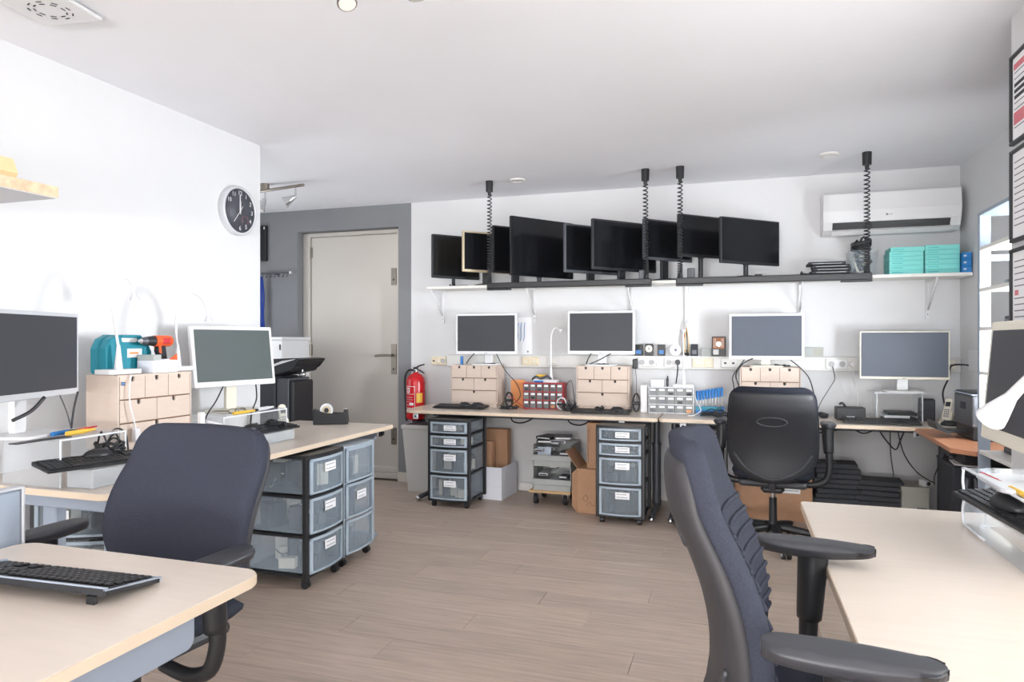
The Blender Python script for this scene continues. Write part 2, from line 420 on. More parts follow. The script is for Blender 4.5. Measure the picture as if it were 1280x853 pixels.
mb(DGREY).box(-.42, 1.45, 5.36, 5.40, .665, .712).box(-.5, 1.5, 5.12, 5.16, .70, .714).build('rail', t)
t_leg(t, -.44, 5.33, DGREY); t_leg(t, 1.33, 5.33, DGREY)
for x in (-.36, 1.12): mb(SILVER).box(x - .022, x + .022, 5.058, 5.072, .668, .712, .004).mat(INKD).cyl((x, 5.058, .69), (x, 5.056, .69), .009, seg=10).build('desk_switch', t)
# left wall desk
t = thing('work_desk', 'maple desk along the left wall carrying two monitors and the drill case', 'desk')
desk_top(t, -2.935, -2.18, 1.92, 4.15, (.03, .01, .01, .03), MAPLEY)
mb(STEEL).box(-2.88, -2.24, 1.98, 2.01, .655, .713, .004).box(-2.58, -2.54, 2.0, 4.05, .675, .714).box(-2.88, -2.24, 3.99, 4.02, .655, .713, .004).build('rail', t)
for yy in (2.03, 4.0):
    lg = mb(STEEL).box(-2.60, -2.53, yy - .025, yy + .025, .05, .66, .006).build('leg', t)
    mb(STEEL).box(-2.90, -2.24, yy - .03, yy + .03, .01, .05, .01).build('foot', lg)
mb(BLACK).cyl((-2.19, 3.99, .70), (-2.175, 3.99, .70), .012, seg=10).box(-2.2, -2.19, 3.97, 4.01, .68, .713).build('desk_clip', t)
# front left desk
t = thing('work_desk', 'near maple desk holding the silver and black keyboard', 'desk')
desk_top(t, -1.885, -1.088, -.35, 1.41, (.055, .05, .02, .02), MAPLE)
mb(STEEL).prism(rrect(-.30, 1.20, .640, .713, (.0, 0, .0, .022)), -1.128, -1.112, 'x').box(-1.84, -1.128, -.2, -.17, .64, .713).box(-1.84, -1.128, 1.05, 1.08, .66, .713).build('rail', t)
for xx in (-1.79, -1.5):
    lg = mb(STEEL).box(xx - .03, xx + .03, .30, .38, .05, .66, .008).build('leg', t)
    mb(STEEL).box(xx - .035, xx + .035, .02, .72, .01, .05, .01).build('foot', lg)
# divider
t = thing('desk_screen', 'blue-grey divider panel standing at the far side of the near desk', 'divider')
mb(STEEL).box(-1.935, -1.905, -.3, 1.41, .45, .885, .006).build('panel', t)
mb(SILVER).box(-1.938, -1.902, -.3, 1.415, .885, .892, .002).box(-1.938, -1.902, 1.41, 1.418, .45, .892, .002).build('edge_strip', t)
for yy in (0, 1.2): mb(DGREY).box(-1.93, -1.91, yy - .02, yy + .02, 0, .45).box(-2.05, -1.9, yy - .03, yy + .03, 0, .02).build('leg', t)
# right desk
t = thing('work_desk', 'near maple desk standing against the right pier', 'desk')
desk_top(t, .214, 1.02, .30, 2.60, (.01, .012, .02, .01), MAPLE)
mb(STEEL).box(.29, .32, .6, 2.3, .655, .713, .004).box(.29, .95, 2.30, 2.33, .655, .713).box(.29, .95, .6, .63, .655, .713).build('rail', t)
for yy in (.75, 1.98):
    lg = mb(STEEL).box(.30, .36, yy - .03, yy + .03, .05, .70, .006).box(.40, .45, yy - .02, yy + .02, .05, .70, .006).build('leg', t)
    mb(STEEL).box(.26, .95, yy - .035, yy + .035, .008, .05, .012).build('foot', lg)
# cherry side desk
t = thing('side_desk', 'cherry-brown small desk top under the printer', 'desk')
mb(CHERRY).prism([(1.16, 4.07), (1.52, 4.07), (1.52, 5.045), (1.105, 5.045), (1.075, 4.16)], .710, .735, bev=.002).build('tabletop', t)
mb(DGREY).cyl((1.30, 4.6, .04), (1.30, 4.6, .70), .03, seg=14).box(1.27, 1.33, 4.2, 4.95, .01, .04, .01).build('leg', t)
mb(BLACK).box(1.17, 1.40, 4.3, 4.5, .62, .70, .01).box(1.14, 1.2, 4.42, 4.62, .65, .70, .01).build('keyboard_bracket', t)

# ================================================================ office chairs
def office_chair(label, loc, rz, seat_z, arm_z, top_z, fab, arm_dx=.30, recline=9, arm_back=-.12, base_rot=0, wid=.25, bot=None, pleats=False, low_r=.17):
    t = thing('office_chair', label, 'chair', loc, rz, 'charcoal office chairs')
    # seat
    hw, d0, d1 = .245, -.23, .25
    def seatf(top):
        def f(u, v):
            a = 2 * u - 1; c = 2 * v - 1
            k = 1 - .10 * (abs(c) ** 3)
            x = hw * a * k; yy = (d0 + d1) / 2 + (d1 - d0) / 2 * c * (1 - .06 * abs(a) ** 3)
            e = max(abs(a), abs(c)); pil = (max(0, 1 - e ** 6)) ** .5
            if top: return (x, yy, seat_z - .03 + .035 * pil - (.025 * max(0, c) ** 3) + .012 * abs(a) ** 2)
            return (x * .97, yy, seat_z - .035 - .03 * pil)
        return f
    mb(fab).sheet(seatf(False), seatf(True), 16, 16).build('seat', t)
    mb(CHPL).box(-.2, .2, -.19, .2, seat_z - .105, seat_z - .06, .02, 2).box(-.07, .07, -.14, .12, seat_z - .15, seat_z - .1, .02).build('seat_mechanism', t)
    # backrest (fabric pad and plastic shell)
    zb = bot if bot is not None else seat_z + .0
    H = top_z - zb
    def width(v):
        wv = wid * (.92 + .30 * v - .34 * v * v)
        r = .07 if v > .5 else low_r; dz = min(v, 1 - v) * H
        if dz < r: wv = wv - r + math.sqrt(max(0, r * r - (r - dz) ** 2))
        return wv
    def spine(v):
        z = v * H
        yy = -.22 - .02 * math.sin(PI * min(1, v * 1.3)) * -2.4 - math.tan(R(recline)) * max(0, z - .13) - .05 * v * v * v
        return yy
    def vv(v):
        return .5 - .5 * math.cos(PI * v) if True else v
    def pad(front):
        def f(u, v):
            v2 = vv(v); a = math.sin((u - .5) * PI)
            x = width(v2) * a; wrap = .045 * a * a
            e = max(abs(a), abs(2 * v2 - 1)); pil = max(0.0, 1 - e ** 8) ** .5
            yy = spine(v2) + wrap
            if front: return (x, yy + .012 + .032 * pil, zb + v2 * H)
            return (x, yy - .008 - .012 * pil, zb + v2 * H)
        return f
    mb(fab).sheet(pad(False), pad(True), 18, 26).build('backrest', t)
    if pleats:
        pf_ = pad(True)
        for k in range(9):
            v0 = .36 + .035 * k
            mb(fab).tube([(q[0], q[1] + .001, q[2]) for q in [pf_(u_, v0) for u_ in (.16, .24, .35, .5, .65, .76, .84)]], .006, 6, 3).build('pleat', t)
    def sh(front):
        def f(u, v):
            v2 = vv(v); a = math.sin((u - .5) * PI); v3 = .0 + .955 * v2
            x = width(v3) * .975 * a; wrap = .045 * a * a
            e = max(abs(a), abs(2 * v2 - 1)); pil = max(0.0, 1 - e ** 6) ** .5
            yy = spine(v3) + wrap
            if front: return (x, yy - .006, zb - .008 + v3 * H)
            return (x, yy - .016 - .028 * pil - .012 * math.sin(PI * v2), zb - .008 + v3 * H)
        return f
    shell = mb(SHELLB if fab is FABB else SHELL).sheet(sh(False), sh(True), 18, 26).build('back_shell', t)
    fb = sh(False)
    def on(u, v, o=.002): q = fb(u, v); return (q[0], q[1] - o, q[2])
    em = mb(CHPL)
    ring = [on(.5 + .11 * math.cos(a), .62 + .035 * math.sin(a), .002) for a in [2 * PI * k / 18 for k in range(19)]]
    em.tube(ring, .004, 5, 1)
    em.build('emblem', shell)
    gr = mb(CHPL).tube([on(.5 + .34 * s_, .14 + .24 * abs(s_) ** 1.8, .001) for s_ in [-1, -.75, -.5, -.25, 0, .25, .5, .75, 1]], .007, 5, 3)
    gr.build('moulded_ridge', shell)
    # back support
    mb(CHPL).tube([(0, -.10, seat_z - .10), (0, -.19, seat_z - .10), (0, spine(.06) + .0, zb + .04)], .024, 10, 4).build('back_support', t)
    # arms
    for sx in (-1, 1):
        x = sx * arm_dx
        def pf(top):
            def f(u, v):
                a = 2 * u - 1; c = vv(v)
                wv = .034 + .013 * math.sin(PI * min(1, c * .8 + .15))
                end = min(c, 1 - c) * .27
                if end < .03: wv = wv * math.sqrt(max(0.12, 1 - (1 - end / .03) ** 2))
                e = abs(a); pil = max(0, 1 - e ** 4) ** .5
                xx = x + wv * a; yy = arm_back + .275 * c
                if top: return (xx, yy, arm_z - .008 + .008 * pil - .010 * c * c)
                return (xx * 1.0, yy, arm_z - .020 - .022 * pil + (.012 * (2 * c - 1) ** 2))
            return f
        mb(CHPL).sheet(pf(False), pf(True), 10, 18).build('armrest', t)
        ay = arm_back + .135
        ar = mb(BLACK)
        ar.tube([(x, ay, arm_z - .02), (x, ay - .005, arm_z - .11), (x + sx * .005, ay - .01, arm_z - .20)], .03, 12, 4, [.038, .034, .030])
        ar.tube([(x + sx * .005, ay - .01, arm_z - .17), (x + sx * .008, ay - .012, seat_z - .02), (x - sx * .02, ay - .01, seat_z - .095), (x - sx * .10, ay - .01, seat_z - .125), (x - sx * .2, ay - .01, seat_z - .115)], .022, 12, 5, [.024, .022, .022, .020, .018])
        ar.build('arm_support', t)
    # gas lift and base
    mb(CHROME).cyl((0, 0, .24), (0, 0, seat_z - .12), .014, seg=14).mat(BLACK).cyl((0, 0, .10), (0, 0, .30), .026, .023, seg=14).build('gas_lift', t)
    bs = mb(BLACK).cyl((0, 0, .07), (0, 0, .14), .045, .036, seg=16).build('base', t)
    for k in range(5):
        a = R(base_rot + 72 * k); ca, sa = math.cos(a), math.sin(a)
        mb(BLACK).tube([(ca * .03, sa * .03, .115), (ca * .17, sa * .17, .10), (ca * .30, sa * .30, .078)], .02, 8, 3, [.028, .023, .016]).build('spoke', bs)
        cs = mb(BLACK).cyl((ca * .30, sa * .30, .045), (ca * .30, sa * .30, .085), .009, seg=8)
        px, py = -sa, ca
        for q in (-1, 1):
            cs.mat(RUBBER).cyl((ca * .31 + px * q * .008, sa * .31 + py * q * .008, .029), (ca * .31 + px * q * .026, sa * .31 + py * q * .026, .029), .028, seg=16)
            cs.mat(SILVER).cyl((ca * .31 + px * q * .026, sa * .31 + py * q * .026, .029), (ca * .31 + px * q * .028, sa * .31 + py * q * .028, .029), .014, seg=12)
        cs.build('caster', bs)
    return t
office_chair('charcoal office chair facing the camera, tucked under the near desk with the keyboard', (-1.70, 1.59, 0), 173, .50, .715, 1.018, FABR, arm_dx=.365, recline=6, base_rot=20, wid=.312, arm_back=-.10, low_r=.09, bot=.52)
office_chair('black-backed office chair seen from behind, drawn up to the back desk', (.225, 4.70, 0), -4, .50, .785, 1.025, FABB, arm_dx=.325, recline=9, base_rot=-75, wid=.27, bot=.44, arm_back=-.02)
office_chair('large charcoal office chair seen side-on, at the desk by the right pier', (.18, 1.56, 0), -91, .55, .80, 1.10, FABR, arm_dx=.325, recline=5, base_rot=10, wid=.235, bot=.50, arm_back=-.135, pleats=True)

# ================================================================ monitors
def monitor(label, loc, rz, w_, h_, frame, scr, bottom, tilt=0, bez=.016, bot_bez=None, group=None, stand='plate', depth=.045, foot_w=.24, name='monitor', fr_col=None, neck_y=.06):
    """screen faces local -Y; origin at the foot; bottom = height of the screen's lower edge above the foot"""
    t = thing(name, label, 'monitor', loc, rz, group)
    bb = bot_bez if bot_bez is not None else bez * 1.5
    Tm = Matrix.Translation((0, 0, bottom)) @ Matrix.Rotation(R(-tilt), 4, 'X')
    b = mb(frame); b.T = Tm
    b.prism(rrect(-w_ / 2, w_ / 2, 0, h_, .008, 3), -.012, .012, 'y', bev=.003)
    b.prism(rrect(-w_ * .36, w_ * .36, h_ * .14, h_ * .86, .03, 3), .010, depth, 'y', bev=.012, seg=2)
    hs = b.build('housing', t)
    b = mb(scr); b.T = Tm
    b.box(-w_ / 2 + bez, w_ / 2 - bez, -.0145, -.010, bb, h_ - bez, .0008)
    b.build('screen', t)
    st = mb(fr_col or frame)
    ny = neck_y
    if stand == 'plate':
        st.prism(rrect(-.035, .035, .012, bottom + h_ * .45, .01, 3), ny - .012, ny + .012, 'y', bev=.003)
        nk = st.build('neck', t)
        mb(fr_col or frame).prism(rrect(-foot_w / 2, foot_w / 2, -.07, .13, .03, 4), 0, .012, 'z', bev=.003).build('foot', t)
    elif stand == 'round':
        st.cyl((0, ny, .008), (0, ny, bottom + h_ * .4), .018, seg=12).box(-.03, .03, ny - .02, ny + .01, bottom + .0, bottom + h_ * .35, .005)
        st.build('neck', t)
        mb(fr_col or frame).lathe([(foot_w / 2, 0), (foot_w / 2, .006), (foot_w / 2 * .8, .012), (.02, .016)], (0, ny, 0), 24).build('foot', t)
    elif stand == 'v':
        st.tube([(0, ny - .01, .01), (0, ny + .005, bottom * .6), (0, ny - .01, bottom + h_ * .3)], .016, 8, 3).build('neck', t)
        mb(fr_col or frame).tube([(-foot_w / 2, -.06, .008), (0, .07, .010), (foot_w / 2, -.06, .008)], .008, 8, 4).build('foot', t)
    return t, hs
GM = 'white-framed monitors over the birch chests'
def dot(t, x, z, col=INK): mb(col).box(x - .012, x + .012, -.0145, -.012, z - .002, z + .002).build('logo_mark', t)
mt, _ = monitor('white-framed monitor on the leftmost birch chest, above the keyboard by the red extinguisher', (-2.02, 5.50, 1.096), 0, .552, .348, WHITEP, SCREEN, .090, group=GM, bez=.018); dot(mt, 0, .10)
mt, _ = monitor('white-framed monitor on the middle birch chest, beside the row of hard disks', (-1.035, 5.50, 1.101), 1, .545, .350, WHITEP, SCREEN, .092, group=GM, bez=.018); dot(mt, 0, .10)
mt, _ = monitor('white-framed monitor on the birch chest behind the black office chair', (.215, 5.50, 1.106), 1, .530, .345, WHITEP, SCREENB, .055, group=GM, bez=.018, fr_col=CREAMP); dot(mt, 0, .066, INKB)
mt, _ = monitor('white-framed wide monitor on a clear stand near the corner shelf', (1.115, 5.42, .942), 0, .558, .337, CREAMP, SCREENB, .090, bez=.009, bot_bez=.018, group=GM, fr_col=WHITEP, neck_y=.045); dot(mt, 0, .098)
# left wall monitors
monitor('silver-framed monitor cut off by the left edge, on the left wall desk', (-2.63, 1.99, .925), 109, .55, .345, SILVER, SCREEN, .148, bez=.016, bot_bez=.026, group='monitors on the left wall desk', fr_col=WHITEP, neck_y=.06)
monitor('white-framed monitor tilted back, in front of the drill on the left wall desk', (-2.665, 3.19, .905), 78, .535, .335, WHITEP, SCREENG, .143, tilt=7, bez=.020, group='monitors on the left wall desk', fr_col=CREAMP, neck_y=.05)
# right monitor
monitor('cream-framed monitor on the right pier desk, seen behind the white lamp head', (.705, 2.13, .917), -91, .54, .345, CREAMP, SCREEN, .095, tilt=5, bez=.026, group=None, fr_col=SILVER)
# shelf monitors
SH = 1.771
GS = 'spare black monitors on the wall shelf'
spec = [  # left edge x, y, top z, bottom z, angle, width, frame, label, stand
    (-2.464, 5.36, 2.213, 1.840, 50, .46, BLACK, 'spare black monitor at the left end of the wall shelf', 'v', .012),
    (-2.163, 5.31, 2.219, 1.878, 48, .50, GOLDISH, 'spare monitor with a champagne-coloured frame on the wall shelf', 'plate', .014),
    (-1.900, 5.31, 2.250, 1.862, 50, .50, BLACK, 'spare black monitor on the wall shelf, behind the left coiled cord', 'plate', .014),
    (-1.702, 5.18, 2.295, 1.822, 54, .65, BLACKG, 'tallest spare black monitor on the wall shelf, near its left half', 'round', .012),
    (-1.279, 5.24, 2.221, 1.839, 49, .58, DGREY, 'spare monitor with a grey edge on the wall shelf, right of the tallest one', 'plate', .014),
    (-1.049, 5.19, 2.239, 1.850, 48, .64, BLACK, 'wide spare black monitor in the middle of the wall shelf, left of the paired cords', 'plate', .014),
    (-.674, 5.30, 2.237, 1.925, 48, .50, DGREY, 'spare black monitor on the wall shelf, between the two paired coiled cords', 'plate', .012),
    (-.414, 5.28, 2.255, 1.938, 45, .52, BLACK, 'spare black monitor on the wall shelf, behind the second paired coiled cord', 'round', .012),
    (-.110, 5.18, 2.200, 1.865, 43.8, .575, BLACK, 'rightmost spare monitor on the wall shelf, slim dark frame', 'round', .010),
]
for x, y_, zt, zb, ang, wd, fr, lb, st, bz in spec:
    a = R(ang); cx, cy = x + wd / 2 * math.cos(a), y_ + wd / 2 * math.sin(a)
    cx2, cy2 = cx - .0 * math.sin(a), cy
    monitor(lb, (cx2, cy2, SH), ang, wd, zt - zb, fr, SCREEND, zb - SH, bez=bz, bot_bez=.020, group=GS, stand=st, depth=.035, foot_w=.17, fr_col=BLACK, neck_y=.04 if ang < 60 else .03)

# ================================================================ wall shelf with brackets, trunking
t = thing('wall_shelf', 'long white board shelf on the back wall carrying monitors and boxes', 'shelf')
mb(SHELFW).box(-2.545, 1.535, 5.43, 5.712, SH - .024, SH, .002).build('board', t)
for i, x in enumerate((-2.515, -1.655, -.817, -.38, .467, 1.33)):
    u = mb(WHITEP).box(x - .012, x + .012, 5.712, YB, 1.20 if i == 3 else 1.46, SH + .02, .001)
    if i != 3: u.mat(INK).box(x - .003, x + .003, 5.7115, 5.713, 1.54, 1.55).box(x - .003, x + .003, 5.7115, 5.713, 1.49, 1.50).box(x - .003, x + .003, 5.7115, 5.713, 1.68, 1.69)
    up = u.build('upright', t)
    if i == 3: continue
    br = mb(WHITEP).box(x - .008, x + .008, 5.46, 5.712, SH - .040, SH - .025, .001).box(x - .008, x + .008, 5.700, 5.712, SH - .25, SH - .03, .001)
    br.tube([(x, 5.47, SH - .038), (x, 5.585, SH - .14), (x, 5.70, SH - .24)], .007, 6, 1)
    br.build('bracket', t)
t = thing('cable_trunking', 'white cable trunking with sockets along the back wall above the desks', 'trunking')
mb(TRUNK).box(-2.47, 1.535, 5.685, YB, 1.072, 1.180, .004).build('duct', t)
b = mb(TRUNK).box(-2.47, 1.535, 5.681, 5.685, 1.170, 1.176).box(-2.47, 1.535, 5.681, 5.685, 1.076, 1.082)
b.build('duct_lip', t)
def plate(x, w_, col, n, kind='socket', parent=None, z=1.127, yy=5.680, holes=True):
    pl = mb(col).box(x - w_ / 2, x + w_ / 2, yy - .010, yy + .002, z - .037, z + .037, .003).build('socket_plate', parent)
    for k in range(n):
        cx = x + (k - (n - 1) / 2) * (w_ / n)
        if kind == 'socket':
            mb(col).mat(SOCK).lathe([(.021, 0), (.021, .003), (.018, .003), (.017, -.004), (.001, -.005)], seg=20).mat(INKD).box(-.011, -.007, -.002, .002, -.0045, -.002).box(.007, .011, -.002, .002, -.0045, -.002).build('socket', pl, (cx, yy - .0165, z), (R(90), 0, 0))
        elif kind == 'switch':
            mb(col).box(cx - w_ / n * .36, cx + w_ / n * .36, yy - .015, yy - .009, z - .022, z + .022, .004, 2).mat(CREAMP).box(cx - .014, cx + .014, yy - .018, yy - .014, z - .016, z + .002, .002).build('rocker', pl)
        else:
            mb(INKD).box(cx - .009, cx + .009, yy - .012, yy - .009, z - .008, z + .006).build('jack', pl)
    return pl
# the first beige plates are a box of their own on the wall
t2 = thing('wall_socket', 'beige triple socket box on the wall right of the red extinguisher', 'socket')
mb(BEIGE).box(-2.615, -2.475, 5.688, YB, 1.085, 1.160, .004).build('back_box', t2)
plate(-2.59, .05, BEIGE, 1, 'jack', t2, z=1.122, yy=5.690); plate(-2.54, .05, BEIGE, 1, 'switch', t2, z=1.122, yy=5.690); plate(-2.495, .04, BEIGE, 1, 'socket', t2, z=1.122, yy=5.690)
plate(-2.05, .07, BEIGE, 1, 'socket', t); plate(-1.68, .155, BEIGE, 2, 'switch', t); plate(-1.48, .09, TRUNK, 1, 'switch', t)
plate(-.69, .15, WHITEP, 2, 'socket', t); plate(-.48, .14, WHITEP, 2, 'socket', t); plate(-.25, .16, BEIGE, 2, 'switch', t); plate(-.05, .12, TRUNK, 2, 'jack', t)
plate(.72, .15, WHITEP, 2, 'socket', t); plate(1.46, .07, CREAMP, 1, 'jack', t)
def cable(name, label, pts, r=.004, m=BLACK, group=None, sub=5, cat='cable'):
    return tag(mb(m).tube(pts, r, 6, sub).build(name), label, cat, group)
# plugs
t = thing('power_plug', 'round black plug with a cord in the trunking beside the disks', 'plug', (-.445, 5.667, 1.13))
mb(BLACK).cyl((0, 0, 0), (0, -.03, 0), .022, .018, seg=16).build('plug_body', t)
mb(BLACK).tube([(0, -.025, -.012), (.002, -.03, -.05), (-.004, -.015, -.11), (-.012, -.01, -.17), (-.014, -.03, -.24)], .005, 6, 4).build('cord', t)
t = thing('power_plug', 'white plug and cord in the trunking left of the corner monitor', 'plug', (.822, 5.667, 1.127))
mb(WHITEP).cyl((0, 0, 0), (0, -.03, .0), .020, .016, seg=16).build('plug_body', t)
mb(WHITEP).tube([(0, -.025, -.012), (.004, -.035, -.06), (.02, -.02, -.15), (.035, -.03, -.25), (.03, -.08, -.37)], .005, 6, 4).build('cord', t)
t = thing('power_adapter', 'black adapter hanging at the right side of the middle birch chest', 'adapter', (-.775, 5.60, 1.12))
mb(BLACK).box(-.02, .02, -.02, .02, -.045, .035, .008, 2).build('adapter_body', t)
mb(BLACK).tube([(0, 0, -.04), (.01, 0, -.12), (.012, -.01, -.22), (.02, -.02, -.33)], .0022, 6, 4).build('cord', t)

# ================================================================ pendant desk lamps (black bars on coiled cords)
def pendant(label, x0, x1, yy, z, cups):
    t = thing('pendant_lamp', label, 'lamp', (0, 0, 0), 0, 'black bar lamps hanging over the back desk')
    mb(BLACK).box(x0, x1, yy - .03, yy + .03, z - .028, z + .018, .006, 2).build('lamp_bar', t)
    for a, c in ((x0, x0 + .19), (x1 - .19, x1)) if len(cups) == 2 else ():
        mb(BLACK).box(a, c, yy - .028, yy + .028, z - .040, z - .028, .002).build('end_housing', t)
    for cx, tx in cups:
        cp = mb(BLACK).cyl((cx, yy, ZC), (cx, yy, ZC - .085), .030, .028, seg=20).cyl((cx, yy, ZC - .085), (cx, yy, ZC - .115), .014, .012, seg=14).build('ceiling_cup', t)
        pts = []; n = 15; z1, z0 = ZC - .11, z + .02; turns = 34
        for k in range(turns * 8 + 1):
            f_ = k / (turns * 8); a = 2 * PI * k / 8
            # coils open at the top and closer at the bottom
            zz = z1 + (z0 - z1) * (1 - (1 - f_) ** 1.5)
            xx = cx + (tx - cx) * f_
            pts.append((xx + .017 * math.cos(a), yy + .017 * math.sin(a), zz))
        mb(BLACK).tube(pts, .0045, 5, 1).build('coiled_cord', t)
pendant('black bar lamp hanging over the left half of the back desk', -1.875, -.592, 5.14, 1.742, [(-1.862, -1.862), (-.637, -.63)])
pendant('black bar lamp hanging over the right half of the back desk', -.415, .868, 5.14, 1.740, [(-.387, -.387), (.838, .838)])

# ================================================================ birch mini chests
def chest(label, loc, rz=0, group='birch chests with six drawers'):
    """front faces local -Y, origin bottom centre"""
    W_, D_, H_ = .424, .18, .32
    t = thing('mini_chest', label, 'chest of drawers', loc, rz, group)
    b = mb(BIRCH).box(-W_ / 2, -W_ / 2 + .008, 0, D_, 0, H_).box(W_ / 2 - .008, W_ / 2, 0, D_, 0, H_).box(-W_ / 2 + .008, W_ / 2 - .008, 0, D_, H_ - .008, H_).box(-W_ / 2 + .008, W_ / 2 - .008, 0, D_, 0, .008).box(-W_ / 2 + .008, W_ / 2 - .008, D_ - .006, D_, .008, H_ - .008)
    b.mat(CARDD).box(-W_ / 2 + .008, W_ / 2 - .008, .02, D_ - .006, .008, H_ - .008)
    b.build('body', t)
    rows = [(1, .008, .104), (2, .110, .208), (3, .214, .312)]
    for n, z0, z1 in rows:
        x0 = -W_ / 2 + .010; ww = (W_ - .02) / n
        for k in range(n):
            a, c = x0 + ww * k + .0015, x0 + ww * (k + 1) - .0015; m_ = (a + c) / 2
            nr = .010
            poly = [(a, z0), (c, z0), (c, z1), (m_ + nr, z1), (m_ + nr, z1 - .012)]
            poly += [(m_ + nr * math.cos(t_), z1 - .012 + nr * math.sin(t_)) for t_ in [-PI * q / 6 for q in range(1, 6)]]
            poly += [(m_ - nr, z1 - .012), (m_ - nr, z1), (a, z1)]
            dr = mb(BIRCH).prism(poly, -.001, .008, 'y').build('drawer', t)
            mb(BLACK).box(m_ - nr * 1.1, m_ + nr * 1.1, .0085, .0095, z1 - .026, z1 - .001).build('finger_hole', dr)
    return t
chest('birch chest on the back desk nearest the red extinguisher', (-2.11, 5.44, .775))
chest('birch chest on the back desk between the red and the grey parts cabinets', (-1.013, 5.44, .780))
chest('birch chest on the back desk behind the black office chair', (.24, 5.44, .785))
chest('birch chest on the left wall desk, under the teal case', (-2.55, 2.52, .83), 90)
for x, y_, r, lb in ((-2.11, 5.53, 0, 'low birch plinth under the chest nearest the extinguisher'), (-1.013, 5.53, 0, 'low birch plinth under the middle back-desk chest'), (.24, 5.53, 0, 'low birch plinth under the chest behind the black chair')):
    tag(mb(BIRCH).box(x - .2, x + .2, 5.45, 5.61, .740, .775 if x < -2 else (.780 if x < -1 else .785), .002).build('plinth'), lb, 'board')
tag(mb(BIRCH).box(-2.73, -2.56, 2.32, 2.72, .74, .83, .002).build('plinth'), 'birch plinth under the chest on the left wall desk', 'board')
for x, z, lb in ((-2.11, 1.096, 'thin black tray on top of the leftmost back chest'), (.24, 1.106, 'thin black tray on the chest behind the black chair')): pass

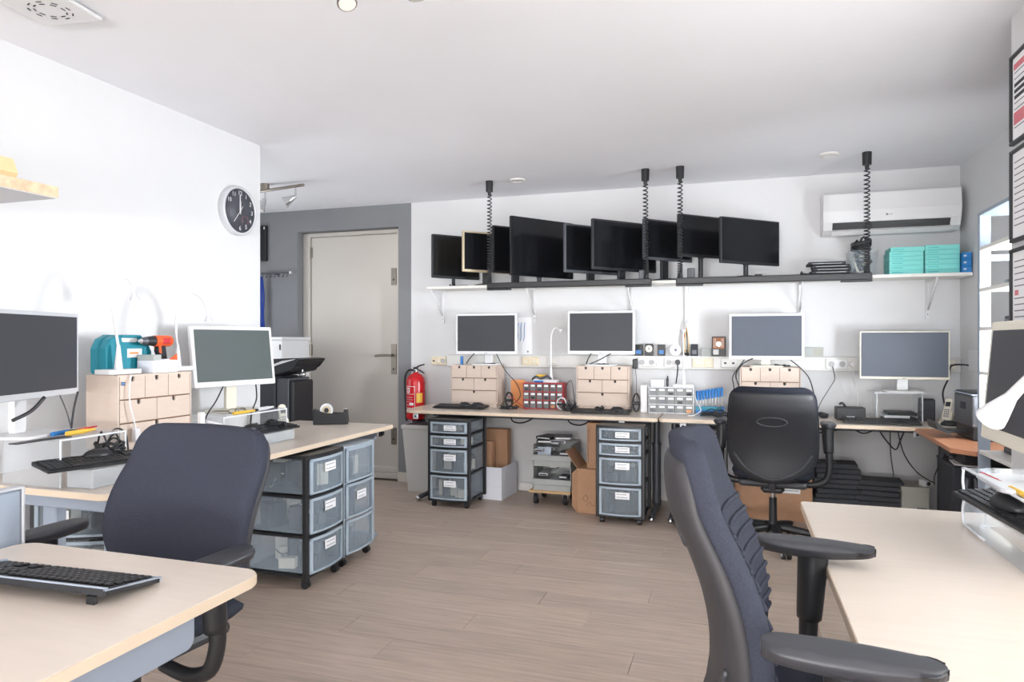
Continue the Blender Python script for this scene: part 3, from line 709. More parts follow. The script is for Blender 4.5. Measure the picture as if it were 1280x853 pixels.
# ================================================================ drawer towers
def scribble(b, x0, x1, y, z0, z1, seed, rows=2):
    r = random.Random(seed)
    for k in range(rows):
        z = z1 - (z1 - z0) * (k + .6) / (rows + .2); a = x0 + (x1 - x0) * .12 * r.random() + .006; e = x1 - .006 - (x1 - x0) * .25 * r.random()
        while a < e:
            c = min(e, a + r.uniform(.003, .008)); b.box(a, c, y - .0004, y, z - .0025, z + .0025); a = c + .0022
def tower(label, loc, rz, W_, D_, hs, gap, black=True, plast=FROST, labels=None, group='drawer towers on casters', zb=.055, seed=1, top=True, caster=True, content=True, bow=.018):
    """front faces local -Y, origin on the floor at the middle of the front face; hs from bottom to top"""
    t = thing('drawer_tower', label, 'drawer tower', loc, rz, group)
    r = random.Random(seed)
    H_ = zb + sum(hs) + gap * (len(hs) + 1)
    fc = BLACK if black else FROSTR
    fcol = BLACK
    for sx in (-1, 1):
        for yy in (.012, D_ - .012): mb(fc).box(sx * W_ / 2 - .012, sx * W_ / 2 + .012, yy - .014, yy + .014, zb, H_, .004).build('post', t)
    z = zb
    for i in range(len(hs) + 1):
        q = mb(fcol if (black or i == 0) else FROSTR)
        if i < len(hs): q.box(-W_ / 2, W_ / 2, .0, D_, z, z + gap * .7, .003)
        else: q.prism([(-W_ / 2 - .006, -.004), (-W_ / 4, -.004 - bow * .7), (0, -.004 - bow), (W_ / 4, -.004 - bow * .7), (W_ / 2 + .006, -.004), (W_ / 2 + .006, D_ + .004), (-W_ / 2 - .006, D_ + .004)], z, z + gap, bev=.003)
        q.build('tray' if i < len(hs) else 'top_panel', t)
        if i < len(hs):
            h_ = hs[i]; z0, z1 = z + gap, z + gap + h_
            # bowed front, thin walls
            N = 6; poly = [(-W_ / 2 + .014 + (W_ - .028) * k / N, -.004 - bow * math.sin(PI * k / N)) for k in range(N + 1)]
            inner = [(x, y_ + .005) for x, y_ in reversed(poly)]
            d = mb(plast).prism(poly + inner, z0, z1, 'z')
            d.box(-W_ / 2 + .014, -W_ / 2 + .018, .004, D_ - .02, z0, z1).box(W_ / 2 - .018, W_ / 2 - .014, .004, D_ - .02, z0, z1).box(-W_ / 2 + .018, W_ / 2 - .018, .004, D_ - .02, z0, z0 + .004).box(-W_ / 2 + .018, W_ / 2 - .018, D_ - .024, D_ - .02, z0 + .004, z1)
            dr = d.build('drawer', t)
            rm = mb(FROSTR)
            po = [(x, y_ - .006) for x, y_ in poly] + [(x, y_ + .001) for x, y_ in reversed(poly)]
            rm.prism(po, z1 - .014, z1, 'z').prism(po, z0, z0 + .010, 'z')
            for k in (0, N):
                x, y_ = poly[k]; x2, y2 = poly[1 if k == 0 else N - 1]
                rm.prism([(x, y_ - .006), (x + (x2 - x) * .35, y_ + (y2 - y_) * .35 - .006), (x + (x2 - x) * .35, y_ + (y2 - y_) * .35 + .001), (x, y_ + .001)] if k == 0 else [(x + (x2 - x) * .35, y_ + (y2 - y_) * .35 - .006), (x, y_ - .006), (x, y_ + .001), (x + (x2 - x) * .35, y_ + (y2 - y_) * .35 + .001)], z0, z1, 'z')
            rm.build('drawer_rim', dr)
            # recessed grip panel
            for xx in (-.18, .18): mb(plast).box(xx * W_ * 1.3 - .002, xx * W_ * 1.3 + .002, -.018, -.010, z0 + .012, z1 - .016).build('grip_rib', dr)
            lbv = labels[i] if labels else True
            if lbv:
                lx, lz = (lbv if isinstance(lbv, tuple) else (0, .70)); lw, lh = min(.10, W_ * .34), min(.048, h_ * .48)
                zc = z0 + h_ * lz if h_ > .1 else z0 + h_ * .5
                la = mb(PAPER).box(lx - lw / 2, lx + lw / 2, -.0305 - .0, -.0285, zc - lh / 2, zc + lh / 2).mat(INK)
                scribble(la, lx - lw / 2, lx + lw / 2, -.0305, zc - lh / 2, zc + lh / 2, seed * 10 + i)
                la.build('paper_label', dr)
            if content:
                cb = MB()
                for k in range(14):
                    cb.mat(r.choice([INKD, BLACK, DGREY, TRAYP, INKD, CREAMP, BLACK, DGREY])); cx = r.uniform(-W_ / 2 + .06, W_ / 2 - .06); cy = r.uniform(.06, D_ - .09)
                    cb.at(cx, cy, z0 + .005, r.uniform(0, 180)); hh = r.uniform(.3, .8) * h_
                    if k % 3 == 0: cb.at().tube([(cx + r.uniform(-.09, .09) * .6, cy + r.uniform(-.05, .05), z0 + .01 + r.uniform(0, hh)) for _ in range(5)], .004, 5, 4)
                    else: cb.box(-.045, .045, -.022, .022, 0, hh, .003)
                cb.at()
                o = cb.build('contents', dr); o['kind'] = 'stuff'
        z += gap + (hs[i] if i < len(hs) else 0)
    if caster:
        for sx in (-1, 1):
            for yy in (.03, D_ - .03):
                mb(BLACK).cyl((sx * (W_ / 2 - .03) - .014, yy, .022), (sx * (W_ / 2 - .03) + .014, yy, .022), .022, seg=14).box(sx * (W_ / 2 - .03) - .016, sx * (W_ / 2 - .03) + .016, yy - .014, yy + .02, .022, zb, .004).build('caster', t)
    return t
tower('black-framed three-drawer tower under the left wall desk, beside the grey chair', (-2.115, 3.235, 0), 90, .335, .40, [.185, .185, .185], .022, True, FROST, [(.0, .70), (.0, .70), (.0, .70)], seed=3, zb=.06)
tower('frosted three-drawer tower at the far end of the left wall desk', (-2.13, 3.605, 0), 90, .335, .38, [.195, .195, .195], .012, False, FROST, [False, (-.02, .62), False], seed=4, zb=.06)
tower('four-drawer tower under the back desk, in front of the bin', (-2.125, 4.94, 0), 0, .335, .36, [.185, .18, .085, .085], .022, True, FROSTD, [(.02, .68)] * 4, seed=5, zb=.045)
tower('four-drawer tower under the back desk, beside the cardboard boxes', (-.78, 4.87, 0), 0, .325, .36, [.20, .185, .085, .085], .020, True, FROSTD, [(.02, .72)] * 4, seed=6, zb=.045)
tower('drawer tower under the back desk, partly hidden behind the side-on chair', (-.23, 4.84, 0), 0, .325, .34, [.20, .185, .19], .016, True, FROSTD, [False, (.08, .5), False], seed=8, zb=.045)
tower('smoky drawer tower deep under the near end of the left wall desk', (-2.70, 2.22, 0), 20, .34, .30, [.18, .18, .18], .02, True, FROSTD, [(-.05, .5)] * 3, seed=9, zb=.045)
# under-desk clutter
t = thing('waste_bin', 'light grey waste bin below the red fire extinguisher', 'bin')
b = mb(BINP); x0, x1, y0, y1 = -2.70, -2.42, 5.39, 5.63
def frust(b, c, bx, by, tx, ty, z0, z1):
    vs = [(c[0] + sx * bx, c[1] + sy * by, z0) for sx, sy in ((-1, -1), (1, -1), (1, 1), (-1, 1))] + [(c[0] + sx * tx, c[1] + sy * ty, z1) for sx, sy in ((-1, -1), (1, -1), (1, 1), (-1, 1))]
    b.raw(vs, [(3, 2, 1, 0), (0, 1, 5, 4), (1, 2, 6, 5), (2, 3, 7, 6), (3, 0, 4, 7)])
frust(b, (-2.58, 5.50), .125, .10, .165, .135, 0, .545); b.build('bucket', t)
mb(BINP).box(-2.755, -2.405, 5.355, 5.645, .54, .575, .006).mat(INKD).box(-2.73, -2.43, 5.38, 5.62, .572, .577).build('rim', t)
t = thing('carton', 'white open carton on the floor beside the left back-desk tower', 'box', (-1.945, 5.45, 0), -4)
b = mb(BOXW).box(-.14, .14, -.14, -.134, 0, .265).box(-.14, .14, .194, .20, 0, .265).box(-.14, -.134, -.134, .194, 0, .265).box(.134, .14, -.134, .194, 0, .265).box(-.134, .134, -.134, .194, 0, .006)
b.build('carton_walls', t)
t = thing('carton', 'narrow brown cardboard box standing in the white carton', 'box', (-1.985, 5.45, .008), -3)
mb(CARD).box(-.085, .055, -.06, .02, 0, .455, .002).build('carton_body', t); mb(CARDD).box(-.017, -.012, -.062, -.060, .0, .455).build('carton_seam', t)
t = thing('carton', 'tall brown cardboard sheet box behind the narrow one in the white carton', 'box', (-1.93, 5.50, .008), -2)
mb(CARD).box(-.11, .10, .0, .09, 0, .545, .002).build('carton_body', t)
# dolly with two trays
t = thing('dolly', 'wooden dolly on black casters under the back desk', 'dolly', (-1.40, 5.42, 0))
mb(PINE).box(-.17, .17, -.17, .17, .095, .115, .004).build('deck', t)
for sx in (-1, 1):
    for sy in (-1, 1):
        mb(RUBBER).cyl((sx * .12 - .014, sy * .12, .04), (sx * .12 + .014, sy * .12, .04), .04, seg=18).mat(CHROME).cyl((sx * .12 - .016, sy * .12, .04), (sx * .12 + .016, sy * .12, .04), .012, seg=10).box(sx * .12 - .02, sx * .12 - .016, sy * .12 - .015, sy * .12 + .015, .04, .092).box(sx * .12 + .016, sx * .12 + .02, sy * .12 - .015, sy * .12 + .015, .04, .092).box(sx * .12 - .03, sx * .12 + .03, sy * .12 - .03, sy * .12 + .03, .088, .095).build('caster', t)
def openbin(name, label, loc, W_, D_, H_, lip, seed, group):
    t = thing(name, label, 'tray', loc, 0, group)
    b = mb(TRAYP).box(-W_ / 2, W_ / 2, -D_ / 2, D_ / 2, 0, .005).box(-W_ / 2, -W_ / 2 + .005, -D_ / 2, D_ / 2, .005, H_).box(W_ / 2 - .005, W_ / 2, -D_ / 2, D_ / 2, .005, H_).box(-W_ / 2, W_ / 2, D_ / 2 - .005, D_ / 2, .005, H_).box(-W_ / 2, W_ / 2, -D_ / 2, -D_ / 2 + .005, .005, lip)
    b.build('tray_walls', t)
    mb(TRAYP).box(-W_ / 2 - .006, W_ / 2 + .006, -D_ / 2 - .012, -D_ / 2, lip - .045, lip, .004).build('front_lip', t)
    r = random.Random(seed)
    return t, r
def gear(label, loc, rz, size, m, group, tiltx=0, name='hard_drive'):
    o = mb(m).box(-size[0] / 2, size[0] / 2, -size[1] / 2, size[1] / 2, 0, size[2], .002)
    o.mat(SILVER if m is not SILVER else INKD).box(-size[0] * .4, size[0] * .4, -size[1] / 2 - .0008, -size[1] / 2, size[2] * .2, size[2] * .7)
    o = o.build(name, None, loc, (R(tiltx), 0, R(rz)))
    return tag(o, label, 'drive', group)
for zi, (z0, cnt) in enumerate(((.115, 6), (.305, 8))):
    openbin('parts_tray', ['lower grey open-fronted tray on the wooden dolly', 'upper grey open-fronted tray on the wooden dolly'][zi], (-1.385, 5.42, z0), .31, .30, .188 if zi == 0 else .17, .09, 5, 'grey trays on the dolly')
    r = random.Random(11 + zi)
    for k in range(cnt):
        lvl = k // 4
        gear('%s drive in the %s dolly tray, %s, %s layer' % (('black', 'silver', 'grey')[k % 3], ('lower', 'upper')[zi], ('at its left side', 'at its middle', 'at its right side', 'left of its middle')[k % 4], ('bottom', 'top')[lvl]), (-1.385 + (-.09, .0, .09, -.05)[k % 4] + r.uniform(-.015, .015), 5.33 + .09 * (k % 2) + r.uniform(-.01, .01), z0 + .008 + .045 * (k % 3) + .06 * lvl), r.uniform(-8, 8), (.075, .115, .022), (BLACK, SILVER, DGREY)[k % 3], 'loose drives in the dolly trays', r.uniform(-6, 6))
for k, (dx, dz, m, rz) in enumerate(((-.05, .485, BLACK, 10), (.05, .49, SILVER, -8), (-.03, .513, BLACK, -15), (.06, .517, DGREY, 12))):
    gear(['black drive on the left of the heap above the dolly trays', 'silver drive on the right of the heap above the dolly trays', 'upper black drive of the heap above the dolly trays', 'upper grey drive of the heap above the dolly trays'][k], (-1.40 + dx * 1.3, 5.40, dz), rz, (.14, .19, .022), m, 'drives heaped over the dolly trays', 0)
tag(mb(STEEL).box(-.055, .055, -.004, .004, 0, .10, .003).mat(YELLOW).box(-.025, .03, -.0045, -.004, .012, .036).build('drive_caddy', None, (-1.455, 5.30, .355), (R(-12), 0, R(4))), 'pale blue-grey caddy with a yellow label leaning in the upper tray', 'caddy')
t = thing('carton', 'brown cardboard box on the floor left of the middle drawer tower', 'box', (-1.045, 5.16, 0), -3)
mb(CARD).box(-.095, .055, -.06, .22, 0, .335, .002).build('carton_body', t)
mb(CARD).poly([(-.095, -.06, .335), (-.095, .2, .335), (-.19, .18, .46), (-.19, -.05, .46), (-.091, -.06, .335), (-.091, .2, .335), (-.186, .18, .463), (-.186, -.05, .463)], [(0, 3, 2, 1), (4, 5, 6, 7), (0, 1, 5, 4), (1, 2, 6, 5), (2, 3, 7, 6), (3, 0, 4, 7)]).poly([(-.095, -.06, .0), (-.13, -.08, .05), (-.13, -.08, .30), (-.095, -.06, .335), (-.092, -.063, .0), (-.127, -.083, .05), (-.127, -.083, .30), (-.092, -.063, .335)], [(0, 1, 2, 3), (7, 6, 5, 4), (0, 4, 5, 1), (1, 5, 6, 2), (2, 6, 7, 3)]).build('flap', t)
mb(INKD).tube([(-.05, -.0615, .11), (-.03, -.0615, .14), (-.01, -.0615, .11), (-.03, -.0615, .09), (-.05, -.0615, .11)], .0012, 4, 3).tube([(-.02, -.0615, .06), (.0, -.0615, .09), (.02, -.0615, .06), (.04, -.0615, .07)], .0012, 4, 3).build('pen_mark', t)
t = thing('carton', 'upright brown carton standing on the floor box left of the middle tower', 'box', (-1.02, 5.16, .337), -3)
mb(CARD).box(-.05, .05, -.04, .2, 0, .345, .002).mat(INKD).box(-.04, -.037, -.0405, -.04, .04, .30).box(-.028, -.026, -.0405, -.04, .2, .32).build('carton_body', t)
# right side under the desk
t = thing('carton', 'large flat cardboard box with a white label behind the black chair', 'box', (.27, 5.40, 0))
mb(CARD).box(-.28, .25, -.06, .18, .0, .325, .003).build('carton_body', t); b = mb(PAPER).box(.03, .17, -.0615, -.06, .20, .30).mat(INKD); scribble(b, .03, .17, -.0615, .205, .235, 4, 1); b.build('shipping_label', t)
GB = 'black laptops stacked on the floor under the back desk'
lp = mb(SOFTB).box(-.145, .145, -.10, .10, 0, .027, .004).build('laptop')
tag(lp, 'black laptop on the floor, bottom of the stack nearest the black chair', 'laptop', GB)
n1 = ['bottom', 'second from the bottom', 'third from the bottom', 'fourth from the bottom', 'fifth from the bottom', 'sixth from the bottom', 'seventh from the bottom', 'eighth from the bottom', 'ninth from the bottom', 'tenth from the bottom', 'eleventh from the bottom', 'topmost']
for st, (sx, cnt, lab) in enumerate(((.685, 12, 'taller floor stack beside the large cardboard box'), (.955, 9, 'lower floor stack beside the pale green box'))):
    for k in range(cnt):
        if st == 0 and k == 0: o = lp
        else: o = lp.copy(); C.objects.link(o)
        o.location = (sx + rnd.uniform(-.012, .012), 5.45 + rnd.uniform(-.015, .015), .001 + k * .0365 * (.98)); o.rotation_euler = (0, 0, R(rnd.uniform(-5, 5) - (6 if st else 0)))
        nm = 'topmost' if k == cnt - 1 else n1[k]
        o['label'] = 'black laptop in the %s, %s' % (lab, nm)
    for k in range(cnt - 1):
        pass
# spacing slabs are unnecessary: each laptop is 36 mm thick
for o in (lp,):
    for v in o.data.vertices: v.co.z *= 1.30
t = thing('storage_box', 'pale green-grey metal box on the floor by the right desk leg', 'box')
mb(GREENISH).box(1.08, 1.245, 5.30, 5.55, 0, .295, .003).build('box_body', t); mb(GREENISH).box(1.076, 1.249, 5.297, 5.552, .28, .305, .002).build('lid', t)
mb(INKD).box(1.17, 1.23, 5.298, 5.300, .155, .165).build('slot', t)
t = thing('desktop_computer', 'black desktop tower computer under the cherry side desk', 'computer')
mb(BLACK).box(1.36, 1.52, 4.25, 4.62, .0, .50, .006).build('case', t); mb(DGREY).box(1.355, 1.36, 4.27, 4.60, .05, .46, .002).build('front_panel', t)
mb(SILVER).box(1.353, 1.356, 4.3, 4.55, .33, .335).box(1.353, 1.356, 4.3, 4.55, .40, .405).build('drive_slot', t)
tag(mb(PAPER).prism([(1.13, 4.30), (1.25, 4.24), (1.33, 4.34), (1.24, 4.50), (1.15, 4.48)], .625, .628).build('paper_sheet'), 'white sheet of paper poking out under the cherry desk', 'paper')
t = thing('shredder', 'dark cabinet with grey hoses standing under the cherry desk', 'cabinet')
mb(SOFTB).box(1.13, 1.33, 4.34, 4.62, 0, .615, .01).build('cabinet_body', t)
mb(DGREY).tube([(1.20, 4.33, .56), (1.185, 4.31, .40), (1.19, 4.31, .25), (1.14, 4.30, .12), (1.06, 4.28, .05)], .016, 8, 5).tube([(1.235, 4.33, .56), (1.24, 4.31, .40), (1.225, 4.31, .25), (1.22, 4.30, .05)], .014, 8, 5).build('hose', t)
# cables under the desks
cable('power_cable', 'black cable looping below the back desk left of the dolly', [(-1.74, 5.3, .70), (-1.70, 5.25, .655), (-1.63, 5.25, .645), (-1.56, 5.25, .67), (-1.53, 5.3, .70)], .006)
cable('power_cable', 'black cable looping below the back desk above the dolly', [(-1.27, 5.3, .70), (-1.23, 5.25, .66), (-1.16, 5.25, .645), (-1.10, 5.25, .665), (-1.07, 5.3, .70)], .006)
cable('power_cable', 'black cable draped under the desk behind the black chair', [(.50, 5.3, .64), (.60, 5.28, .66), (.75, 5.28, .69), (.84, 5.28, .66), (.92, 5.28, .69), (1.0, 5.28, .70)], .005)
cable('power_cable', 'black cable hanging in a deep V under the right back desk', [(.93, 5.3, .70), (.98, 5.3, .62), (1.04, 5.3, .555), (1.07, 5.3, .62), (1.10, 5.3, .70)], .005)
cable('power_cable', 'thin grey cable hanging straight down right of the laptops', [(1.03, 5.42, .70), (1.04, 5.45, .5), (1.07, 5.5, .3), (1.06, 5.5, .1), (1.05, 5.5, .01)], .004, DGREY)
cable('power_cable', 'black cable running down to the small socket block by the green box', [(1.06, 5.33, .68), (1.10, 5.33, .52), (1.18, 5.33, .40), (1.28, 5.32, .335)], .004)
cable('power_cable', 'grey cable curving from the cherry desk down to the green box', [(1.32, 5.1, .66), (1.27, 5.15, .5), (1.25, 5.2, .4), (1.27, 5.28, .33)], .004, DGREY)
t = thing('socket_block', 'small white socket block resting on the pale green box', 'socket', (1.235, 5.36, .305), 25)
mb(WHITEP).box(-.03, .03, -.03, .03, 0, .045, .005).mat(INKD).cyl((0, -.0305, .022), (0, -.032, .022), .014, seg=12).build('block', t)

# ================================================================ keyboards and mice
def keyboard(label, loc, rz, tilt=4, w_=.45, d_=.15, fine=False, body=BLACK, group=None, rim=None):
    """typing side at local -Y; origin bottom centre"""
    t = thing('keyboard', label, 'keyboard', loc, rz, group)
    T = Matrix.Translation((0, -d_ / 2, .004)) @ Matrix.Rotation(R(tilt), 4, 'X')
    b = mb(body); b.T = T
    b.prism([(0, 0), (d_, 0), (d_, .016), (0, .010)], -w_ / 2, w_ / 2, 'x', bev=.002); b.build('body', t)
    if rim:
        b = mb(rim); b.T = T; b.box(-w_ / 2 - .001, w_ / 2 + .001, -.002, .003, .004, .012).box(-w_ / 2 - .002, -w_ / 2 + .006, 0, d_, .0105, .0135).box(w_ / 2 - .006, w_ / 2 + .002, 0, d_, .0125, .0165).box(-w_ / 2 - .002, w_ / 2 + .002, d_ - .004, d_ + .002, .0145, .0175); b.build('rim', t)
    rows = 6; x0 = -w_ / 2 + .012; blocks = [(x0, 15, .0188), (x0 + 15 * .0188 + .008, 3, .0188), (x0 + 18 * .0188 + .016, 4, .0188)]
    kb = mb(body); kb.T = T; kme = None
    for j in range(rows):
        yy = .012 + j * .0205 + (.005 if j == 5 else 0)
        for (bx, n, p) in blocks:
            k = 0
            while k < n:
                span = 1
                if j == 0 and n == 15 and k == 4: span = 6
                xx = bx + k * p
                if n == 3 and j in (2,) : k += 1; continue
                if n == 3 and j == 1 and k != 1: k += 1; continue
                zt = .0105 + .006 * (yy / d_)
                if fine and span == 1:
                    if kme is None:
                        q = mb(body); q.box(-.0078, .0078, -.0082, .0082, 0, .0055, .002); kk = q.build('key', t); kme = kk.data
                    else:
                        kk = bpy.data.objects.new('key', kme); C.objects.link(kk); kk.parent = t
                    kk.matrix_local = T @ Matrix.Translation((xx + .0085, yy + .008, zt))
                else:
                    kb.box(xx, xx + p * span - .003, yy, yy + .0165, zt, zt + .0055, .0015 if fine else 0)
                k += span
    kb.build('space_bar' if fine else 'keys', t)
    if not fine: t.children[-1]['kind'] = 'stuff'
    if tilt > 5:
        for sx in (-1, 1): mb(body).box(sx * (w_ / 2 - .05) - .012, sx * (w_ / 2 - .05) + .012, d_ / 2 - .022, d_ / 2 - .012, 0, .02, .002).build('flip_foot', t)
    return t
def mouse(label, loc, rz, group=None, s=1.0):
    t = thing('computer_mouse', label, 'mouse', loc, rz, group)
    mb(BLACK).ell((0, 0, .006), (.031 * s, .056 * s, .030 * s), 16, 10, zmin=-.2).build('shell', t)
    mb(DGREY).cyl((-.004, .03, .030 * s), (.004, .03, .030 * s), .007, seg=10).build('scroll_wheel', t)
    return t
keyboard('black keyboard with a silver rim lying on the near left desk', (-1.485, 1.165, .74), 183, tilt=8.5, fine=True, body=BLACK, rim=STEEL, w_=.46, d_=.155)
GK = 'black keyboards on the back desk'
keyboard('black keyboard on the back desk in front of the leftmost birch chest', (-2.17, 5.30, .74), 0, 3, group=GK)
keyboard('black keyboard on the back desk in front of the middle birch chest', (-.99, 5.27, .74), 0, 3, group=GK)
keyboard('black keyboard on the back desk in front of the corner monitor', (.93, 5.20, .74), -2, 3, group=GK, w_=.47)
mouse('black mouse lying on the left part of the keyboard nearest the extinguisher', (-2.14, 5.31, .758), 80)
mouse('black mouse lying on the right part of the keyboard nearest the extinguisher', (-2.03, 5.32, .758), 95)
mouse('black mouse lying on the keyboard before the middle birch chest', (-.87, 5.30, .758), 85)
mouse('dark mouse on the desk between the corner keyboard and the printer', (1.345, 5.22, .74), 70)
def coil(name, label, c, r, n, m=BLACK, th=.004, seed=1, flat=.35, group=None, cat='cable bundle', squash=1.0, tie=True):
    q = random.Random(seed); t = thing(name, label, cat, c, 0, group)
    pts = []
    for k in range(n * 9 + 1):
        a = 2 * PI * k / 9; rr = r * (1 + q.uniform(-.22, .22))
        pts.append((rr * math.cos(a), rr * math.sin(a) * squash, th + abs(q.gauss(0, 1)) * r * flat))
    mb(m).tube(pts, th, 5, 3).build('cord', t)
    if tie: mb(RUBBER).box(-.012, .012, -r * 1.1 * squash, -r * .7 * squash, 0.001, r * flat * 1.2 + .01, .003).build('cable_tie', t)
    return t
def vcoil(label, c, r, h, n, m=BLACK, th=.004, seed=1, rz=0):
    q = random.Random(seed); t = thing('cable_bundle', label, 'cable bundle', c, rz)
    pts = []
    for k in range(n * 8 + 1):
        a = 2 * PI * k / 8; rr = r * (1 + q.uniform(-.2, .2))
        pts.append((rr * math.cos(a), q.uniform(-.012, .012), th + h / 2 + h / 2 * math.sin(a) * (1 + q.uniform(-.15, .0))))
    mb(m).tube(pts, th, 5, 3).build('cord', t)
    mb(BLACK).box(-r * 1.15, r * 1.15, -.018, .018, h * .42, h * .58, .006).build('cable_tie', t)
    return t
coil('cable_bundle', 'coiled black cord lying on the keyboard before the middle chest', (-1.01, 5.30, .760), .028, 4, seed=2, flat=.5)
vcoil('bundled black cords standing right of the leftmost birch chest', (-1.79, 5.42, .742), .030, .13, 5, seed=3)
coil('cable_bundle', 'flat tangle of black cords at the foot of the standing bundle', (-1.76, 5.33, .742), .07, 5, seed=4, flat=.18, squash=.5)
cable('power_cable', 'black cable falling from the leftmost monitor to the desk', [(-1.90, 5.42, 1.19), (-1.82, 5.40, 1.06), (-1.72, 5.40, .95), (-1.68, 5.38, .85), (-1.74, 5.36, .78), (-1.80, 5.32, .745)], .004)
cable('power_cable', 'orange-red cable curling over the cords near the orange card', [(-1.77, 5.34, .85), (-1.72, 5.33, .83), (-1.65, 5.32, .78), (-1.60, 5.31, .746)], .003, REDP)
vcoil('white and black cords heaped right of the red parts cabinet', (-1.33, 5.38, .742), .038, .10, 5, WHITEP, seed=6)
coil('cable_bundle', 'black cord heap beside the middle chest on its extinguisher side', (-1.27, 5.38, .742), .05, 6, seed=7, flat=.6)
cable('power_cable', 'thin black cable arching up beside the middle chest', [(-1.30, 5.40, .80), (-1.31, 5.42, .92), (-1.27, 5.45, .98), (-1.25, 5.45, .88), (-1.24, 5.45, .80)], .003)
vcoil('tall bundle of black cord right of the middle birch chest', (-.735, 5.38, .742), .026, .15, 6, seed=8)
coil('cable_bundle', 'wide flat heap of black cords beside the blue screwdrivers', (-.13, 5.30, .742), .10, 8, seed=9, flat=.20, squash=.55)
cable('power_cable', 'white cable lying before the grey parts cabinet', [(-.30, 5.38, .90), (-.28, 5.36, .84), (-.25, 5.33, .78), (-.30, 5.30, .745), (-.34, 5.27, .745)], .004, WHITEP)
cable('power_cable', 'black cable rising from the flat cord heap to the monitor', [(-.05, 5.31, .76), (.0, 5.36, .82), (.02, 5.41, .95), (-.0, 5.41, 1.05), (.05, 5.42, 1.13), (.12, 5.44, 1.17)], .005)
cable('power_cable', 'second black cable curving beside the chest behind the black chair', [(-.06, 5.33, .76), (-.02, 5.37, .84), (-.015, 5.40, .96), (-.02, 5.40, 1.04), (.06, 5.42, 1.16)], .004)
cable('power_cable', 'black cable dropping right of the chest behind the black chair', [(.38, 5.42, 1.16), (.44, 5.42, 1.11), (.50, 5.42, 1.04), (.53, 5.42, .95), (.55, 5.42, .84), (.56, 5.38, .745)], .004)
cable('power_cable', 'grey cable with an inline switch hanging from the right sockets', [(.69, 5.665, 1.11), (.70, 5.62, 1.02), (.66, 5.58, .95), (.60, 5.52, .86), (.57, 5.48, .80)], .003, DGREY)
cable('power_cable', 'thin white cable hanging from the right sockets to the black box', [(.70, 5.665, 1.10), (.73, 5.62, 1.0), (.77, 5.55, .90), (.79, 5.48, .89)], .0025, WHITEP)
# small things on chests
for lb, c, sd in (('black cord and clip lying on top of the leftmost birch chest', (-1.98, 5.47, 1.098), 12), ('black cord lying on top of the middle birch chest', (-1.02, 5.47, 1.103), 13), ('black cord lying on the chest behind the black chair', (.33, 5.46, 1.108), 14)):
    coil('cord_on_chest', lb, c, .05, 2, seed=sd, flat=.12, squash=.35, cat='cable', tie=False)
tag(mb(BLUEP).box(-2.24, -2.225, 5.452, 5.49, 1.097, 1.17, .003).build('blue_marker'), 'blue upright tube at the corner of the leftmost chest top', 'marker')
tag(mb(SOFTB).box(-2.13, -1.99, 5.445, 5.49, 1.0965, 1.108, .003).build('pocket_notebook'), 'dark flat case on top of the leftmost birch chest', 'case')
cable('monitor_cable', 'black cable slanting over the top of the middle chest', [(-1.13, 5.47, 1.11), (-1.04, 5.47, 1.15), (-.95, 5.48, 1.20)], .004)
cable('monitor_cable', 'black plug lead standing on the middle chest', [(-1.15, 5.46, 1.11), (-1.13, 5.46, 1.16), (-1.11, 5.47, 1.20)], .005)
cable('monitor_cable', 'black cable slanting over the leftmost chest top', [(-2.19, 5.47, 1.11), (-2.16, 5.47, 1.15), (-2.12, 5.48, 1.195)], .004)

# parts cabinets
def parts_cabinet(label, x0, x1, y, z0, z1, nx, nz, frame, group='small-drawer parts cabinets', wave=False):
    t = thing('parts_cabinet', label, 'parts cabinet', ((x0 + x1) / 2, y, z0), 0, group)
    W_ = x1 - x0; H_ = z1 - z0; q = .006
    b = mb(frame).box(-W_ / 2, W_ / 2, .12, .126, 0, H_)
    for k in range(nz + 1): zz = k * (H_ - q) / nz; b.box(-W_ / 2, W_ / 2, 0, .12, zz, zz + q)
    for xx in (-W_ / 2, W_ / 2 - q): b.box(xx, xx + q, 0, .12, q, H_ - q)
    for k in range(1, nx): xx = -W_ / 2 + k * W_ / nx; b.box(xx - .0015, xx + .0015, 0.004, .12, q, H_ - q)
    b.build('frame', t); r = random.Random(nx)
    me = None; cw = W_ / nx - .010; ch = (H_ - q) / nz - q - .003
    for i in range(nx):
        for j in range(nz):
            if me is None:
                d = mb(BINC).box(-cw / 2, cw / 2, -.002, .100, 0, ch).mat(PAPER).box(-cw * .36, cw * .36, -.003, -.002, ch * .62, ch * .88).build('drawer', t); me = d.data
            else: d = bpy.data.objects.new('drawer', me); C.objects.link(d); d.parent = t
            d.location = (-W_ / 2 + (i + .5) * W_ / nx, 0, j * (H_ - q) / nz + q + .001)
            if (i * 3 + j) % 2 == 0: mb(r.choice([INKD, ORANGEC, INK, BLACK, DGREY])).box(-cw * .3, cw * .3, -.0032, -.0022, ch * .08, ch * .42).build('contents', d)
    return t
parts_cabinet('red parts cabinet with clear drawers on the back desk', -1.675, -1.335, 5.44, .742, .955, 6, 3, REDP)
parts_cabinet('grey-white parts cabinet with clear drawers on the back desk', -.645, -.305, 5.40, .742, .945, 5, 3, SILVER)
tag(mb(WHITEP).box(-.71, -.655, 5.42, 5.50, .741, .955, .004).build('white_box'), 'narrow white upright box left of the grey parts cabinet', 'box')
tag(mb(ORANGEC).box(-1.80, -1.68, 5.50, 5.515, .742, .975, .002).build('orange_folder'), 'orange card standing behind the cords, left of the red cabinet', 'folder')
t = thing('goggles', 'clear safety goggles in a heap of wrappers on the red cabinet', 'goggles', (-1.53, 5.50, .956))
